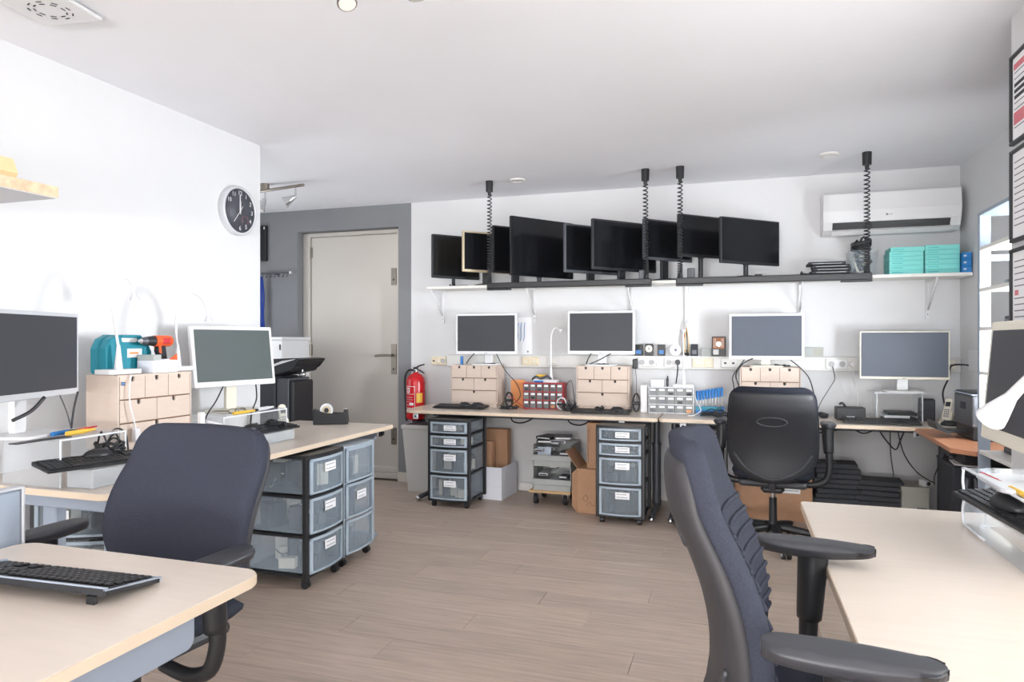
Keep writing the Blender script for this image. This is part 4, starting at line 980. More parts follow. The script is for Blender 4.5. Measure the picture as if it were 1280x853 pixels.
mb(CLEARE).box(-.07, .07, -.03, .03, 0, .03, .012, 2).mat(DGREY).tube([(-.08, 0, .025), (-.04, -.03, .05), (0, -.02, .03), (.05, -.03, .055), (.08, 0, .03)], .010, 6, 4).mat(YELLOW).box(-.05, .04, -.01, .03, .045, .065, .006).mat(BLUEP).box(-.06, .02, -.034, -.03, .004, .018).build('goggle_frame', t)
# USB gooseneck lamps with bases
def gooseneck(label, loc, pts, head_dir, base=(.16, .09), r=.006, head=.018):
    t = thing('gooseneck_lamp', label, 'lamp', loc, 0, 'white gooseneck lamps')
    mb(WHITEP).prism(rrect(-base[0] / 2, base[0] / 2, -base[1] / 2, base[1] / 2, .012, 3), 0, .022, 'z', bev=.003).build('base', t)
    mb(WHITEP).cyl((0, 0, .022), (0, 0, .13), .018, .007, seg=14).build('socket', t)
    mb(WHITEP).tube([(0, 0, .12)] + pts, r, 8, 6).build('gooseneck', t)
    e = Vector(pts[-1]); d = Vector(head_dir).normalized()
    mb(SILVER).cyl(e, e + d * .018, head * .6, head, seg=16).cyl(e + d * .018, e + d * .03, head * 1.15, head * 1.15, seg=16).mat(LENS).cyl(e + d * .030, e + d * .032, head * .9, head * .9, seg=14).build('lamp_head', t)
    return t
gooseneck('white gooseneck lamp on the birch chest in front of the teal case', (-2.63, 2.385, 1.152), [(0, -.015, .2), (0.005, -.035, .31), (0, -.01, .40), (0, .035, .435), (0, .07, .41), (0, .083, .365)], (0, .15, -1), (.10, .17))
gooseneck('white gooseneck lamp on the birch chest nearest the tilted monitor', (-2.66, 2.76, 1.152), [(0, -.01, .18), (0, -.005, .27), (0, .03, .355), (0, .09, .395), (0, .16, .375), (0, .20, .315), (0, .21, .28)], (0, .1, -1), (.11, .14))
cable('lamp_cord', 'white cord with an inline switch hanging down the chest front', [(-2.54, 2.37, 1.15), (-2.528, 2.35, 1.10), (-2.525, 2.35, 1.02), (-2.522, 2.37, .94), (-2.52, 2.375, .90)], .003, WHITEP)
tag(mb(WHITEP).box(-2.535, -2.510, 2.365, 2.393, .855, .915, .006, 2).build('cord_switch'), 'white inline switch hanging before the teal-case chest', 'switch')
tag(mb(WHITEP).box(-2.52, -2.49, 2.735, 2.765, .88, .95, .006).build('cord_switch'), 'white adapter at the monitor side of the left birch chest', 'switch')
t = gooseneck('white gooseneck lamp standing on the red parts cabinet', (-1.455, 5.51, .957), [(0, 0, .30), (0, 0, .36), (.015, 0, .43), (.045, 0, .45), (.065, -.01, .44)], (1, 0, -.6), (.12, .08))
t = gooseneck('white gooseneck lamp standing straight on the grey parts cabinet', (-.385, 5.46, .946), [(0, 0, .25), (.0, 0, .33), (-.002, 0, .385), (-.004, 0, .41)], (0, 0, 1), (.16, .08))
tag(mb(PAPER).box(-.63, -.53, 5.43, 5.49, .946, 1.0, .003).build('card_box'), 'white small card box on top of the grey parts cabinet', 'box')
tag(mb(BLACK).cyl((-.505, 5.45, .946), (-.505, 5.45, 1.01), .008, .010, seg=10).cyl((-.505, 5.45, 1.01), (-.503, 5.45, 1.03), .005, seg=8).build('black_bottle'), 'black slim bottle on top of the grey parts cabinet', 'bottle')
# screwdriver rack
t = thing('screwdriver_rack', 'blue rack holding a row of blue screwdrivers on the back desk', 'tool rack', (-.185, 5.47, .742))
mb(BLUEP).box(-.11, .10, 0, .05, .0, .055, .004).mat(TEALC).box(-.11, .08, -.004, 0, .03, .055).build('rack', t)
for k in range(9):
    x = -.098 + .0225 * k; zz = .10 + .004 * k
    tag(mb(BLUEP).cyl((x - .185, 5.495, .742 + zz), (x - .185, 5.495, .742 + zz + .065), .009, .011, seg=10).ell((x - .185, 5.495, .742 + zz + .066), (.010, .010, .008)).mat(CHROME).cyl((x - .185, 5.495, .797), (x - .185, 5.495, .742 + zz), .002, seg=6).build('screwdriver'), 'blue-handled screwdriver in the blue rack, %s' % ('next to the grey parts cabinet', 'second from the grey parts cabinet', 'third from the grey parts cabinet', 'fourth from the grey parts cabinet', 'middle of the row', 'fourth from the black chair side', 'third from the black chair side', 'second from the black chair side', 'at the black chair side')[k], 'screwdriver', 'screwdrivers in the blue rack')
# disks and drives on the trunking
ZT = 1.180
def drive(label, x0, x1, z1, col, face='plain', y=5.690):
    t = thing('hard_disk', label, 'hard disk', ((x0 + x1) / 2, y, ZT), 0, 'hard disks displayed on the trunking')
    w_ = x1 - x0; h_ = z1 - ZT
    mb(col).box(-w_ / 2, w_ / 2, -.008, .012, 0, h_, .003).build('case', t)
    if face == 'disc':
        mb(BRUSH).cyl((0, -.008, h_ * .58), (0, -.0105, h_ * .58), w_ * .42, seg=24).build('platter', t); mb(DGREY).cyl((0, -.0105, h_ * .58), (0, -.013, h_ * .58), w_ * .13, seg=14).build('spindle', t)
    elif face == 'copper':
        mb(M('copper', (176, 112, 74), .5)).box(-w_ * .42, w_ * .42, -.0095, -.008, h_ * .38, h_ * .95).build('copper_plate', t)
        mb(CHROME).cyl((0, -.0095, h_ * .62), (0, -.012, h_ * .62), w_ * .17, seg=18).build('spindle', t)
        for k in (-3, -2, 2, 3): mb(CREAMP).box(k * w_ * .11 - .002, k * w_ * .11 + .002, -.0105, -.0094, h_ * .45, h_ * .9).build('rib', t)
        mb(WHITEP).box(-w_ * .4, .0, -.0105, -.008, h_ * .08, h_ * .34).build('paper_label', t)
    else:
        mb(INKB if face == 'blue' else INK).box(-w_ * .3, w_ * .3, -.0092, -.008, h_ * .15, h_ * .5).build('paper_label', t)
drive('black hard disk standing beside the middle monitor, first of the row', -.795, -.725, 1.272, BLACK, 'blue')
drive('hard disk with its bright round platter showing on the trunking', -.708, -.642, 1.278, BLACK, 'disc')
drive('dark blue-black hard disk between the round platter and the white disc', -.606, -.545, 1.272, BLACK, 'blue')
drive('dark purple-grey hard disk right of the hanging cord bundle', -.345, -.288, 1.275, INKD, 'plain')
drive('opened hard disk with copper plate and screws beside the third monitor', -.182, -.078, 1.335, BLACK, 'copper')
tag(mb(WHITEP).cyl((-.463, 5.70, ZT + .047), (-.463, 5.688, ZT + .047), .045, seg=28).mat(INK).cyl((-.463, 5.688, ZT + .047), (-.463, 5.687, ZT + .047), .012, seg=16).build('optical_disc'), 'white round disc leaning on the trunking behind the black plug', 'disc')
tag(mb(TRAYP).box(-.262, -.188, 5.700, 5.712, ZT, ZT + .062, .002).build('switch_plate'), 'pale grey square plate standing on the trunking', 'plate')
tag(mb(TRAYP).box(.495, .632, 5.695, 5.710, ZT, ZT + .070, .002).mat(GREENISH).box(.56, .625, 5.6945, 5.695, ZT + .008, ZT + .062).build('switch_plate'), 'grey-green flat box on the trunking right of the third monitor', 'plate')
t = thing('hanging_cord_bundle', 'bundle of coloured thin cords hanging from the wall upright', 'cable bundle', (-.38, 5.695, 1.20))
mb(CHROME).tube([(0, 0, .27), (.008, -.006, .24), (0, -.008, .21), (-.006, -.004, .24), (0, 0, .27)], .003, 5, 3).build('hook', t)
for k, m_ in enumerate((REDP, YELLOW, CREAMP, BLACK, INKD, YELLOW)):
    x = -.012 + .0045 * k
    mb(m_).tube([(0, -.006, .215), (x, -.01, .16), (x * 1.8, -.01, .08), (x * 1.2, -.012, .01)], .0026, 5, 3).build('cord', t)
coil('cord_heap', 'short black cord knot on the trunking under the hanging cords', (-.385, 5.693, ZT), .022, 3, seed=31, flat=.9, squash=.3, cat='cable', tie=False)
# paper on wall
t = thing('wall_paper_sheet', 'white paper sheet with blue writing on the wall right of the leftmost monitor', 'paper')
b = mb(PAPER).box(-1.862, -1.68, 5.726, 5.7295, 1.185, 1.505).mat(INKB); b.build('sheet', t)
b = mb(INKB); q = random.Random(5)
for k in range(4): b.tube([(-1.835 + k * .030, 5.7255, 1.46), (-1.845 + k * .030 + q.uniform(-.004, .004), 5.7255, 1.40), (-1.840 + k * .030, 5.7255, 1.34), (-1.848 + k * .030, 5.7255, 1.30)], .0035, 4, 3)
b.build('handwriting', t)
mb(INK).box(-1.725, -1.712, 5.7255, 5.726, 1.20, 1.215).build('print_mark', t)

# corner monitor stand and neighbours
def acrylic_stand(label, x0, x1, y0, y1, z0, z1, group=None, t_=.006):
    t = thing('monitor_stand', label, 'monitor stand', (0, 0, 0), 0, group)
    mb(CLEAR).box(x0, x1, y0, y1, z1 - t_, z1, .001).mat(CLEARE).box(x0, x1, y0 - .001, y0, z1 - t_, z1).build('shelf', t)
    for x in (x0 + .02, x1 - .02):
        mb(CLEAR).box(x - t_ / 2, x + t_ / 2, y0 + .01, y1 - .01, z0, z1 - t_).mat(CLEARE).box(x - t_ / 2, x + t_ / 2, y0 + .008, y0 + .01, z0, z1 - t_).build('leg', t)
    return t
acrylic_stand('clear acrylic stand under the corner monitor', .915, 1.235, 5.34, 5.60, .741, .942)
t = thing('docking_station', 'stack of thin silver and black devices under the clear corner stand', 'device')
mb(BLACK).box(.99, 1.19, 5.36, 5.54, .741, .765, .003).mat(SILVER).box(.98, 1.14, 5.35, 5.53, .765, .783, .003).mat(BLACK).box(1.01, 1.19, 5.37, 5.55, .783, .803, .003).build('device_body', t)
t = thing('speaker_box', 'black box speaker on the desk beside the cordless phone', 'speaker', (1.262, 5.47, .741), -10)
mb(SOFTB).box(-.045, .055, -.04, .06, 0, .155, .006).build('speaker_body', t)
t = thing('power_box', 'flat black box with a white mark on the back desk near the sockets', 'device')
mb(BLACK).box(.675, .86, 5.33, 5.45, .741, .832, .004).mat(WHITEP).box(.74, .79, 5.329, 5.33, .765, .770).build('device_body', t)
mb(BLACK).tube([(.74, 5.38, .83), (.72, 5.38, .86), (.70, 5.38, .85)], .008, 6, 3).build('knob', t)
coil('cord_heap', 'small black cord heap behind the black chair on the desk', (.60, 5.45, .742), .035, 4, seed=33, flat=.5, cat='cable')
def phone(label, loc, rz, m=CREAMP):
    t = thing('cordless_phone', label, 'telephone', loc, rz, 'cream cordless phones in their chargers')
    mb(m).prism([(-.05, 0), (.05, 0), (.045, .03), (.03, .07), (.012, .075), (-.01, .03), (-.05, .012)], -.032, .032, 'x', bev=.005, seg=2).build('charger', t)
    b = mb(m); b.at(0, -.012, .018, 0, -24); b.prism(rrect(-.023, .023, 0, .155, .018, 4), -.013, .011, 'y', bev=.004, seg=2); b.mat(INKD).box(-.015, .015, -.0145, -.013, .095, .128); b.mat(INK)
    for i in range(3):
        for j in range(4): b.box(-.015 + .011 * i, -.007 + .011 * i, -.0145, -.013, .02 + .015 * j, .029 + .015 * j)
    b.build('handset', t); return t
phone('cream cordless phone in its charger on the left wall desk', (-2.665, 3.62, .741), 55)
phone('cream cordless phone in its charger beside the printer', (1.372, 5.40, .741), -35)
t = thing('printer', 'dark grey printer on the cherry side desk, front tray open', 'printer', (1.385, 4.64, .736))
mb(DGREY).box(-.125, .145, -.17, .17, .075, .255, .012, 2).mat(BLACK).box(-.115, .14, -.16, .16, 0, .08, .006).build('printer_body', t)
mb(STEEL).box(-.128, -.02, -.165, .165, .256, .264, .003).mat(BLACK).box(-.12, .14, -.16, .16, .264, .272, .004).build('scanner_lid', t)
mb(INKD).box(-.129, -.125, -.05, .03, .17, .21).build('control_panel', t)
mb(BLACK).box(-.235, -.115, -.07, .07, .035, .045, .003).poly([(-.275, -.10, .05), (-.20, -.10, .02), (-.20, .11, .02), (-.275, .11, .05), (-.285, -.10, .085), (-.275, -.10, .09), (-.275, .11, .09), (-.285, .11, .085)], [(0, 3, 2, 1), (0, 1, 5, 4), (3, 7, 6, 2), (4, 5, 6, 7), (0, 4, 7, 3), (1, 2, 6, 5)]).build('output_tray', t)
cable('power_cable', 'black cable from the white wall unit down behind the printer', [(1.52, 5.25, 1.12), (1.46, 5.30, 1.14), (1.40, 5.40, 1.13), (1.39, 5.42, 1.05), (1.36, 5.44, .95), (1.37, 5.44, .86), (1.385, 5.42, .78)], .006)
tag(mb(WHITEP).box(1.47, 1.538, 5.10, 5.30, 1.10, 1.24, .006).mat(BLACK).box(1.50, 1.52, 5.15, 5.2, 1.09, 1.10).build('wall_unit'), 'white box unit on the right wall by the shelf post', 'device')
coil('cord_heap', 'brown and black cord heap behind the phone near the printer', (1.44, 5.42, .742), .035, 4, BRUSH, seed=35, flat=.8, cat='cable')
# ================================================================ shelf items right of the monitors
GL = 'black laptops piled on the wall shelf'
sl = mb(SOFTB).box(-.125, .125, -.09, .09, 0, .0205, .004).mat(SILVER).box(-.10, .10, -.0905, -.09, .006, .009).build('laptop')
for k in range(5):
    o = sl if k == 0 else sl.copy()
    if k: C.objects.link(o)
    o.location = (.655 + rnd.uniform(-.012, .012) - (.03 if k == 4 else 0), 5.56, SH + .0005 + .0215 * k); o.rotation_euler = (0, 0, R(rnd.uniform(-3, 3)))
    tag(o, 'black laptop on the wall shelf pile, %s' % ('bottom one', 'second from the bottom', 'middle one', 'second from the top', 'topmost')[k], 'laptop', GL)
coil('cord_heap', 'black cord beside the laptop pile on the wall shelf', (.49, 5.52, SH), .035, 3, seed=36, flat=.4, cat='cable')
t = thing('plastic_tub', 'smoky clear tub on the wall shelf, overfilled with black cords', 'tub', (.875, 5.565, SH))
b = mb(FROSTD); frust(b, (0, 0), .075, .07, .095, .085, 0, .185); b.build('tub_walls', t)
o = mb(BLACK); q = random.Random(9)
for k in range(7): o.mat((BLACK, DGREY, CREAMP, BLACK, DGREY, BLACK, BLACK)[k]).tube([(q.uniform(-.06, .06), q.uniform(-.05, .05), q.uniform(.02, .17)) for _ in range(6)], .008, 5, 4)
o = o.build('contents', t); o['kind'] = 'stuff'
coil('cord_heap', 'black knotted cords piled on top of the smoky tub', (.87, 5.56, SH + .18), .055, 7, seed=37, flat=.7, cat='cable', th=.008)
tag(mb(BLACK).box(-.06, .06, -.04, .04, 0, .028, .006).build('power_adapter', None, (.865, 5.53, SH + .225), (R(5), R(-12), R(10))), 'black adapter block lying on the cord pile of the tub', 'adapter')
GT = 'flat teal boxes on the wall shelf'
def flatbox(loc, w_, d_, h_, m, lb, grp, cat='box', name='flat_box'):
    t = thing(name, lb, cat, loc, 0, grp)
    mb(m).box(-w_ / 2, w_ / 2, -d_ / 2, d_ / 2, 0, h_, .002).build('box_body', t)
    mb(TEALD if m is TEALB else WHITEP).box(-w_ * .42, -w_ * .1, -d_ / 2 - .0006, -d_ / 2, h_ * .35, h_ * .6).build('print_line', t)
    return t
nm = ['bottom', 'second', 'third', 'fourth', 'fifth', 'topmost']
for k in range(6):
    flatbox((1.145 + (.008 if k == 5 else 0), 5.58, SH + .0005 + .0325 * k), .215, .19, .0315, TEALB, 'flat teal box in the wall-shelf stack beside the tub, %s from below' % nm[k] if k < 5 else 'flat teal box topmost in the wall-shelf stack beside the tub', GT)
    flatbox((1.368, 5.58, SH + .0005 + .0335 * k), .212, .19, .0325, TEALB, 'flat teal box in the wall-shelf stack beside the blue boxes, %s from below' % nm[k] if k < 5 else 'flat teal box topmost in the wall-shelf stack beside the blue boxes', GT)
for k in range(3):
    flatbox((1.506, 5.52, SH + .0005 + .046 * k), .052, .16, .045, BLUEC, 'small blue box at the right end of the wall shelf, %s' % ('bottom', 'middle', 'top')[k], 'blue boxes on the wall shelf')
for lb, x in (('black adapter on the wall shelf beside the rightmost monitor', .16), ('grey adapter hanging behind the paired-cord monitors', -.33), ('grey adapter on the shelf left of the paired cords', -.70)):
    tag(mb(BLACK if x > 0 else DGREY).box(x - .028, x + .028, 5.46, 5.49, SH, SH + (.03 if x > 0 else .09), .004).build('power_adapter'), lb, 'adapter')

# ================================================================ air conditioner
t = thing('air_conditioner', 'white split air conditioner high on the back wall by the corner', 'air conditioner')
prof = [(5.73, 2.395), (5.56, 2.395), (5.535, 2.375), (5.528, 2.25), (5.535, 2.17), (5.56, 2.115), (5.60, 2.088), (5.73, 2.088)]
mb(WHITEP).prism(prof[::-1], .612, 1.500, 'x', bev=.008, seg=2).build('casing', t)
mb(BLACK).prism([(5.534, 2.165), (5.529, 2.165), (5.552, 2.116), (5.557, 2.118)], .675, 1.43, 'x').build('air_outlet', t)
mb(WHITEP).prism([(5.553, 2.110), (5.546, 2.107), (5.585, 2.079), (5.590, 2.083)], .672, 1.435, 'x').build('louvre', t)
mb(INKD).box(.672, 1.435, 5.552, 5.556, 2.106, 2.108).build('louvre_gap', t)
mb(INK).cyl((1.032, 5.5315, 2.212), (1.032, 5.530, 2.212), .008, seg=14).build('logo_disc', t)
text(t, 'LG', .018, INK, (1.056, 5.5305, 2.212), (R(90), 0, 0), 'logo_lettering')
b = mb(INK); scribble(b, 1.38, 1.455, 5.5335, 2.213, 2.222, 3, 1); b.build('small_print', t)
# ================================================================ bookshelf on the right wall
t = thing('shelf_unit', 'blue-grey post shelving with white shelves on the right wall', 'shelf unit')
IY0, IY1, IX0 = 3.20, 4.03, 1.16
for yy in (IY0, IY1 - .03):
    for xx in (IX0, XR - .05): mb(IVARP).box(xx, xx + .048, yy, yy + .03, 0, 1.945, .002).mat(INKD).cyl((xx + .02, yy - .0005, 1.20), (xx + .02, yy, 1.20), .003, seg=6).cyl((xx + .02, yy - .0005, 1.45), (xx + .02, yy, 1.45), .003, seg=6).build('post', t)
    for zz in (.3, 1.0, 1.7): mb(IVARP).box(IX0 + .048, XR - .05, yy + .006, yy + .024, zz, zz + .03).build('rung', t)
SZ = [1.769, 1.563, 1.369, 1.15, .969, .755, .42]
for z in [1.945] + SZ: mb(SHELFW if z < 1.9 else IVARP).box(IX0 - .002, XR - .002, IY0 + .0, IY1 - .0 if z > 1.9 else IY1 - .031, z - .018, z, .001).build('shelf_board', t)
GP = 'dark laptops lying on the corner shelving'
for k, (z, n) in enumerate(((1.563, 2), (1.369, 3), (.755, 2), (1.769, 1))):
    for j in range(n):
        tag(mb((BLACK, DGREY, INKD)[j % 3]).box(-.12, .12, -.17, .17, 0, .016, .003).build('tablet', None, (1.36, 3.76 - .02 * j, z + .0005 + .0175 * j), (0, 0, R(2 * j))), 'dark thin device on the corner shelving, %s shelf%s' % (('second', 'third', 'sixth', 'top')[k], ['', ', second in its pile', ', third in its pile'][j]), 'tablet', GP)
for z, lb, m_ in ((1.945, 'small black clamp on top of the corner shelving', BLACK),):
    tag(mb(m_).box(1.20, 1.24, 3.88, 3.92, z, z + .02, .004).tube([(1.22, 3.9, z + .02), (1.25, 3.75, z + .05), (1.24, 3.6, z + .05)], .005, 6, 3).build('clamp'), lb, 'clamp')
cable('thin_lead', 'thin dark lead lying on top of the corner shelving', [(1.20, 3.72, 1.95), (1.22, 3.62, 1.985), (1.20, 3.50, 1.98), (1.24, 3.4, 1.95)], .003)

# ================================================================ frames on the pier
for i, (z0, z1, lb) in enumerate(((2.057, 2.404, 'black-framed certificate with red band, highest on the right pier'), (1.680, 2.036, 'black-framed printed letter, middle of the three on the right pier'), (1.305, 1.655, 'black-framed sheet with red marks, lowest on the right pier'))):
    t = thing('framed_certificate', lb, 'picture frame', (XP, 3.152, z0), 0, 'framed documents on the right pier')
    h_ = z1 - z0; w_ = .26
    b = mb(BLACK).box(-.018, 0, -w_, 0, 0, .014, .002).box(-.018, 0, -w_, 0, h_ - .014, h_, .002).box(-.018, 0, -.014, 0, .014, h_ - .014, .002).box(-.018, 0, -w_, -w_ + .014, .014, h_ - .014, .002)
    b.build('frame', t)
    mb(PAPER).box(-.009, -.004, -w_ + .014, -.014, .014, h_ - .014).build('document', t)
    r = random.Random(i + 40); pr = mb(INK)
    n = 11
    for k in range(n):
        z = h_ - .05 - (h_ - .09) * k / n
        if i == 0 and k in (0, 8, 9): pr.mat(INKR).box(-.0095, -.009, -w_ + .03, -.025, z - .012, z + .012)
        elif i == 0 and k in (3, 4, 5): pr.mat(INKD).box(-.0095, -.009, -w_ + .05, -.03, z - .008, z + .006)
        elif i == 2 and k == 5: pr.mat(INKR).box(-.0095, -.009, -.07, -.035, z - .012, z + .008)
        else: pr.mat(INK).box(-.0095, -.009, -w_ + .03 + r.uniform(0, .05), -.03, z - .002, z + .002)
    pr.build('printing', t)

# ================================================================ clock
t = thing('wall_clock', 'round wall clock with dark face and white rim on the left wall', 'clock', (XL, 3.513, 2.103), 90)
# local -Y is into the room
b = MB().mat(SILVER); b.T = Matrix.Rotation(R(90), 4, 'X'); b.lathe([(.152, 0), (.152, .035), (.147, .042), (.138, .042), (.134, .034)], seg=40); b.build('rim', t)
b = MB().mat(CLOCKF); b.T = Matrix.Rotation(R(90), 4, 'X'); b.lathe([(.135, .020), (.135, .034), (.002, .0341)], seg=40); b.build('dial', t)
for n in range(1, 13):
    a = R(30 * n)
    if n in (7, 8, 9): continue
    text(t, str(n), .037, WHITEP, (.108 * math.sin(a), -.0348, .108 * math.cos(a)), (R(90), 0, 0), 'numeral')
for cx, cz, m_ in ((-.06, -.03, INK), (.045, -.055, INKR)):
    mb(m_).tube([(cx + .028 * math.cos(R(a)), -.0345, cz + .028 * math.sin(R(a))) for a in range(-40, 221, 20)], .0007, 4, 1).build('small_dial', t)
mb(WHITEP).tube([(0, -.037, -.02), (-.002, -.037, .095)], .0035, 6, 1).build('minute_hand', t)
mb(WHITEP).tube([(.022, -.038, .03), (0, -.038, 0), (-.058, -.038, -.075)], .002, 6, 1).build('second_hand', t)
mb(WHITEP).tube([(0, -.036, -.01), (.0, -.036, .06)], .005, 6, 1).build('hour_hand', t)
mb(WHITEP).cyl((0, -.034, 0), (0, -.040, 0), .006, seg=10).build('hub', t)

# ================================================================ extinguisher
t = thing('fire_extinguisher', 'red fire extinguisher hanging on the wall above the bin', 'fire extinguisher', (-2.745, 5.63, .59))
mb(RED).lathe([(.05, 0), (.080, .008), (.084, .03), (.084, .34), (.078, .375), (.055, .405), (.028, .418), (.022, .43)], seg=28).build('cylinder', t)
mb(CHROME).cyl((0, 0, .425), (0, 0, .455), .018, seg=14).cyl((0, -.018, .44), (0, -.032, .44), .013, seg=14).build('valve', t)
mb(BLACK).tube([(-.02, 0, .455), (.03, 0, .485), (.085, 0, .50)], .006, 8, 3).tube([(-.01, 0, .455), (.04, 0, .445), (.085, 0, .42)], .006, 8, 3).box(-.02, .02, -.012, .012, .45, .475, .003).build('grip_handle', t)
mb(BLACK).tube([(-.02, 0, .445), (-.07, 0, .445), (-.105, 0, .39), (-.108, 0, .28), (-.096, -.01, .15), (-.09, -.01, .02), (-.09, 0, -.01)], .010, 8, 5).build('hose', t)
lab = mb(REDP)
def onc(a0, a1, z0, z1, m_, rr):
    N = 6; vs = []
    for k in range(N + 1):
        a = R(a0 + (a1 - a0) * k / N); vs += [(rr * math.sin(a), -rr * math.cos(a), z0), (rr * math.sin(a), -rr * math.cos(a), z1)]
    lab.mat(m_).raw(vs, [(2 * k, 2 * k + 2, 2 * k + 3, 2 * k + 1) for k in range(N)], True)
for z0, z1, a0, a1 in ((.302, .306, -55, 20), (.11, .114, -55, 20), (.235, .238, -50, 15), (.205, .2075, -50, 5), (.185, .187, -50, 8), (.165, .167, -50, 0), (.135, .138, -50, 12)): onc(a0, a1, z0, z1, PAPER, .0845)
onc(-56, -54, .11, .306, PAPER, .0845); onc(19, 21, .11, .306, PAPER, .0845); onc(-40, -16, .248, .292, PAPER, .0845); onc(-34, -22, .256, .284, RED, .0848); onc(-16, 12, .140, .158, PAPER, .0845)
onc(30, 70, .16, .245, YELLOW, .0845)
lab.build('instruction_label', t)
mb(BLACK).box(-.05, .05, .02, .098, -.05, .0, .005).build('wall_bracket', t)

# ================================================================ hall: cabinet, machine, coat rack, spots
t = thing('hall_cabinet', 'white cabinet in the recess beyond the tilted monitor', 'cabinet')
mb(WHITEP).box(-4.25, -3.775, 5.1, 5.5, 0, 1.31, .004).build('cabinet_body', t); mb(WHITEP).box(-4.26, -3.765, 5.09, 5.51, 1.31, 1.335, .003).build('cabinet_top', t)
mb(INKD).box(-3.80, -3.79, 5.094, 5.099, 1.22, 1.27).build('lock', t)
t = thing('fitness_machine', 'dark grey floor-standing machine with curved head and chrome knob beyond the desk end', 'machine', (-3.34, 4.55, 0))
mb(INKD).box(-.20, .02, -.16, .16, 0, 1.03, .015, 2).mat(DGREY).box(.02, .13, -.14, .14, 0, 1.02, .01, 2).mat(BLACK).box(.13, .17, -.13, .13, 0, 1.0, .01).build('column', t)
hdp = [(-.26, 1.02), (.02, 1.035), (.17, 1.07), (.19, 1.11), (.25, 1.15), (.255, 1.165), (.20, 1.172), (.02, 1.165), (-.13, 1.14), (-.26, 1.10)]
mb(BLACK).prism(hdp, -.17, .17, 'y', bev=.012, seg=2).build('curved_head', t)
mb(WHITEP).prism([(-.02, 1.09), (.06, 1.12), (.20, 1.158), (.22, 1.166), (.10, 1.150), (-.02, 1.11)], -.175, -.17, 'y').build('light_trim', t)
mb(CHROME).ell((.20, -.06, 1.045), (.028, .028, .022)).cyl((.20, -.06, 1.05), (.20, -.06, 1.08), .008, seg=8).build('knob', t)
t = thing('coat_rack', 'dark metal rail with hooks on the grey wall', 'coat rack')
mb(DGREY).box(-4.44, -4.10, 5.66, 5.68, 1.955, 1.970, .003).box(-4.3, -4.28, 5.68, YB, 1.95, 1.975).mat(CHROME).box(-4.105, -4.09, 5.655, 5.685, 1.95, 1.975).build('rail', t)
for k in range(7): mb(DGREY).tube([(-4.42 + .048 * k, 5.672, 1.956), (-4.42 + .048 * k, 5.665, 1.925), (-4.42 + .048 * k, 5.650, 1.93)], .004, 5, 3).build('hook', t)
t = thing('hanging_lanyard', 'blue lanyard straps hanging from the coat rack', 'lanyard', (-4.42, 5.655, 1.93))
mb(BLUED).tube([(0, 0, 0), (.012, 0, -.08), (.022, 0, -.22), (.016, 0, -.36), (.026, 0, -.50)], .009, 6, 4).tube([(0, 0, 0), (-.012, 0, -.08), (-.016, 0, -.22), (-.004, 0, -.36), (-.024, 0, -.50)], .009, 6, 4).tube([(0, -.01, 0), (0, -.01, -.2), (.01, -.01, -.5)], .010, 6, 4).build('strap', t)
t = thing('notice_board', 'black narrow panel on the grey wall next to the white wall end', 'panel')
mb(BLACK).box(-4.62, -4.405, 5.69, YB, 2.09, 2.44, .004).build('board', t); mb(WHITEP).box(-4.425, -4.415, 5.687, 5.69, 2.40, 2.425).build('tag', t)
def spot_head(b_parent, base, d, s=1.0, ribs=True):
    base = Vector(base); d = Vector(d).normalized()
    h = mb(CHROME)
    h.cyl(base, base + d * .05 * s, .012 * s, .026 * s, seg=16).cyl(base + d * .05 * s, base + d * .085 * s, .026 * s, .040 * s, seg=20).mat(LENS).cyl(base + d * .082 * s, base + d * .088 * s, .034 * s, .034 * s, seg=16)
    if ribs:
        h.mat(DGREY)
        for k in range(3): h.cyl(base + d * (.055 + .011 * k) * s, base + d * (.057 + .011 * k) * s, (.031 + .0045 * k) * s, seg=18)
    h.build('spot_head', b_parent)
t = thing('ceiling_spot_bar', 'brushed spotlight bar on the ceiling near the grey wall', 'ceiling light')
mb(BRUSH).tube([(-4.0, 4.64, 2.535), (-3.72, 4.67, 2.515), (-3.5, 4.66, 2.520), (-3.26, 4.68, 2.540)], .012, 8, 4).cyl((-3.62, 4.67, 2.52), (-3.62, 4.67, ZC), .035, seg=16).build('bar', t)
for x, d in ((-3.62, (-.35, -.35, -1)), (-3.33, (-.8, -.5, -.6))):
    mb(CHROME).cyl((x, 4.67, 2.52), (x, 4.67, 2.455), .007, seg=8).build('stem', t); spot_head(t, (x, 4.67, 2.45), d, 1.15, False)
t = thing('ceiling_spot_bar', 'white ribbed spotlights on the ceiling cut off by the top edge', 'ceiling light')
mb(WHITEP).box(-1.35, -.90, 2.015, 2.045, 2.545, ZC, .005).build('bar', t)
mb(WHITEP).cyl((-1.245, 2.03, 2.55), (-1.245, 2.03, 2.50), .008, seg=8).build('stem', t); spot_head(t, (-1.265, 2.04, 2.500), (.35, -.2, -1), .85)
mb(WHITEP).cyl((-1.02, 2.06, 2.55), (-1.02, 2.06, 2.50), .008, seg=8).build('stem', t); spot_head(t, (-1.02, 2.08, 2.508), (.05, .3, -1), .75)
t = thing('ceiling_vent', 'square white extractor grille on the ceiling at the upper left', 'vent', (-2.46, 1.93, ZC), 8)
mb(WHITEP).box(-.13, .13, -.11, .11, -.022, -.008, .004).box(-.11, .11, -.09, .09, -.008, 0).build('cover', t)
for k in range(9):
    a = k * 40
    for rr in (.055, .075): mb(INKD).box(-.010, .010, -.0025, .0025, 0, .0012).build('slot', t, (rr * math.cos(R(a)), rr * .9 * math.sin(R(a)), -.0235), (0, 0, R(a + 90)))
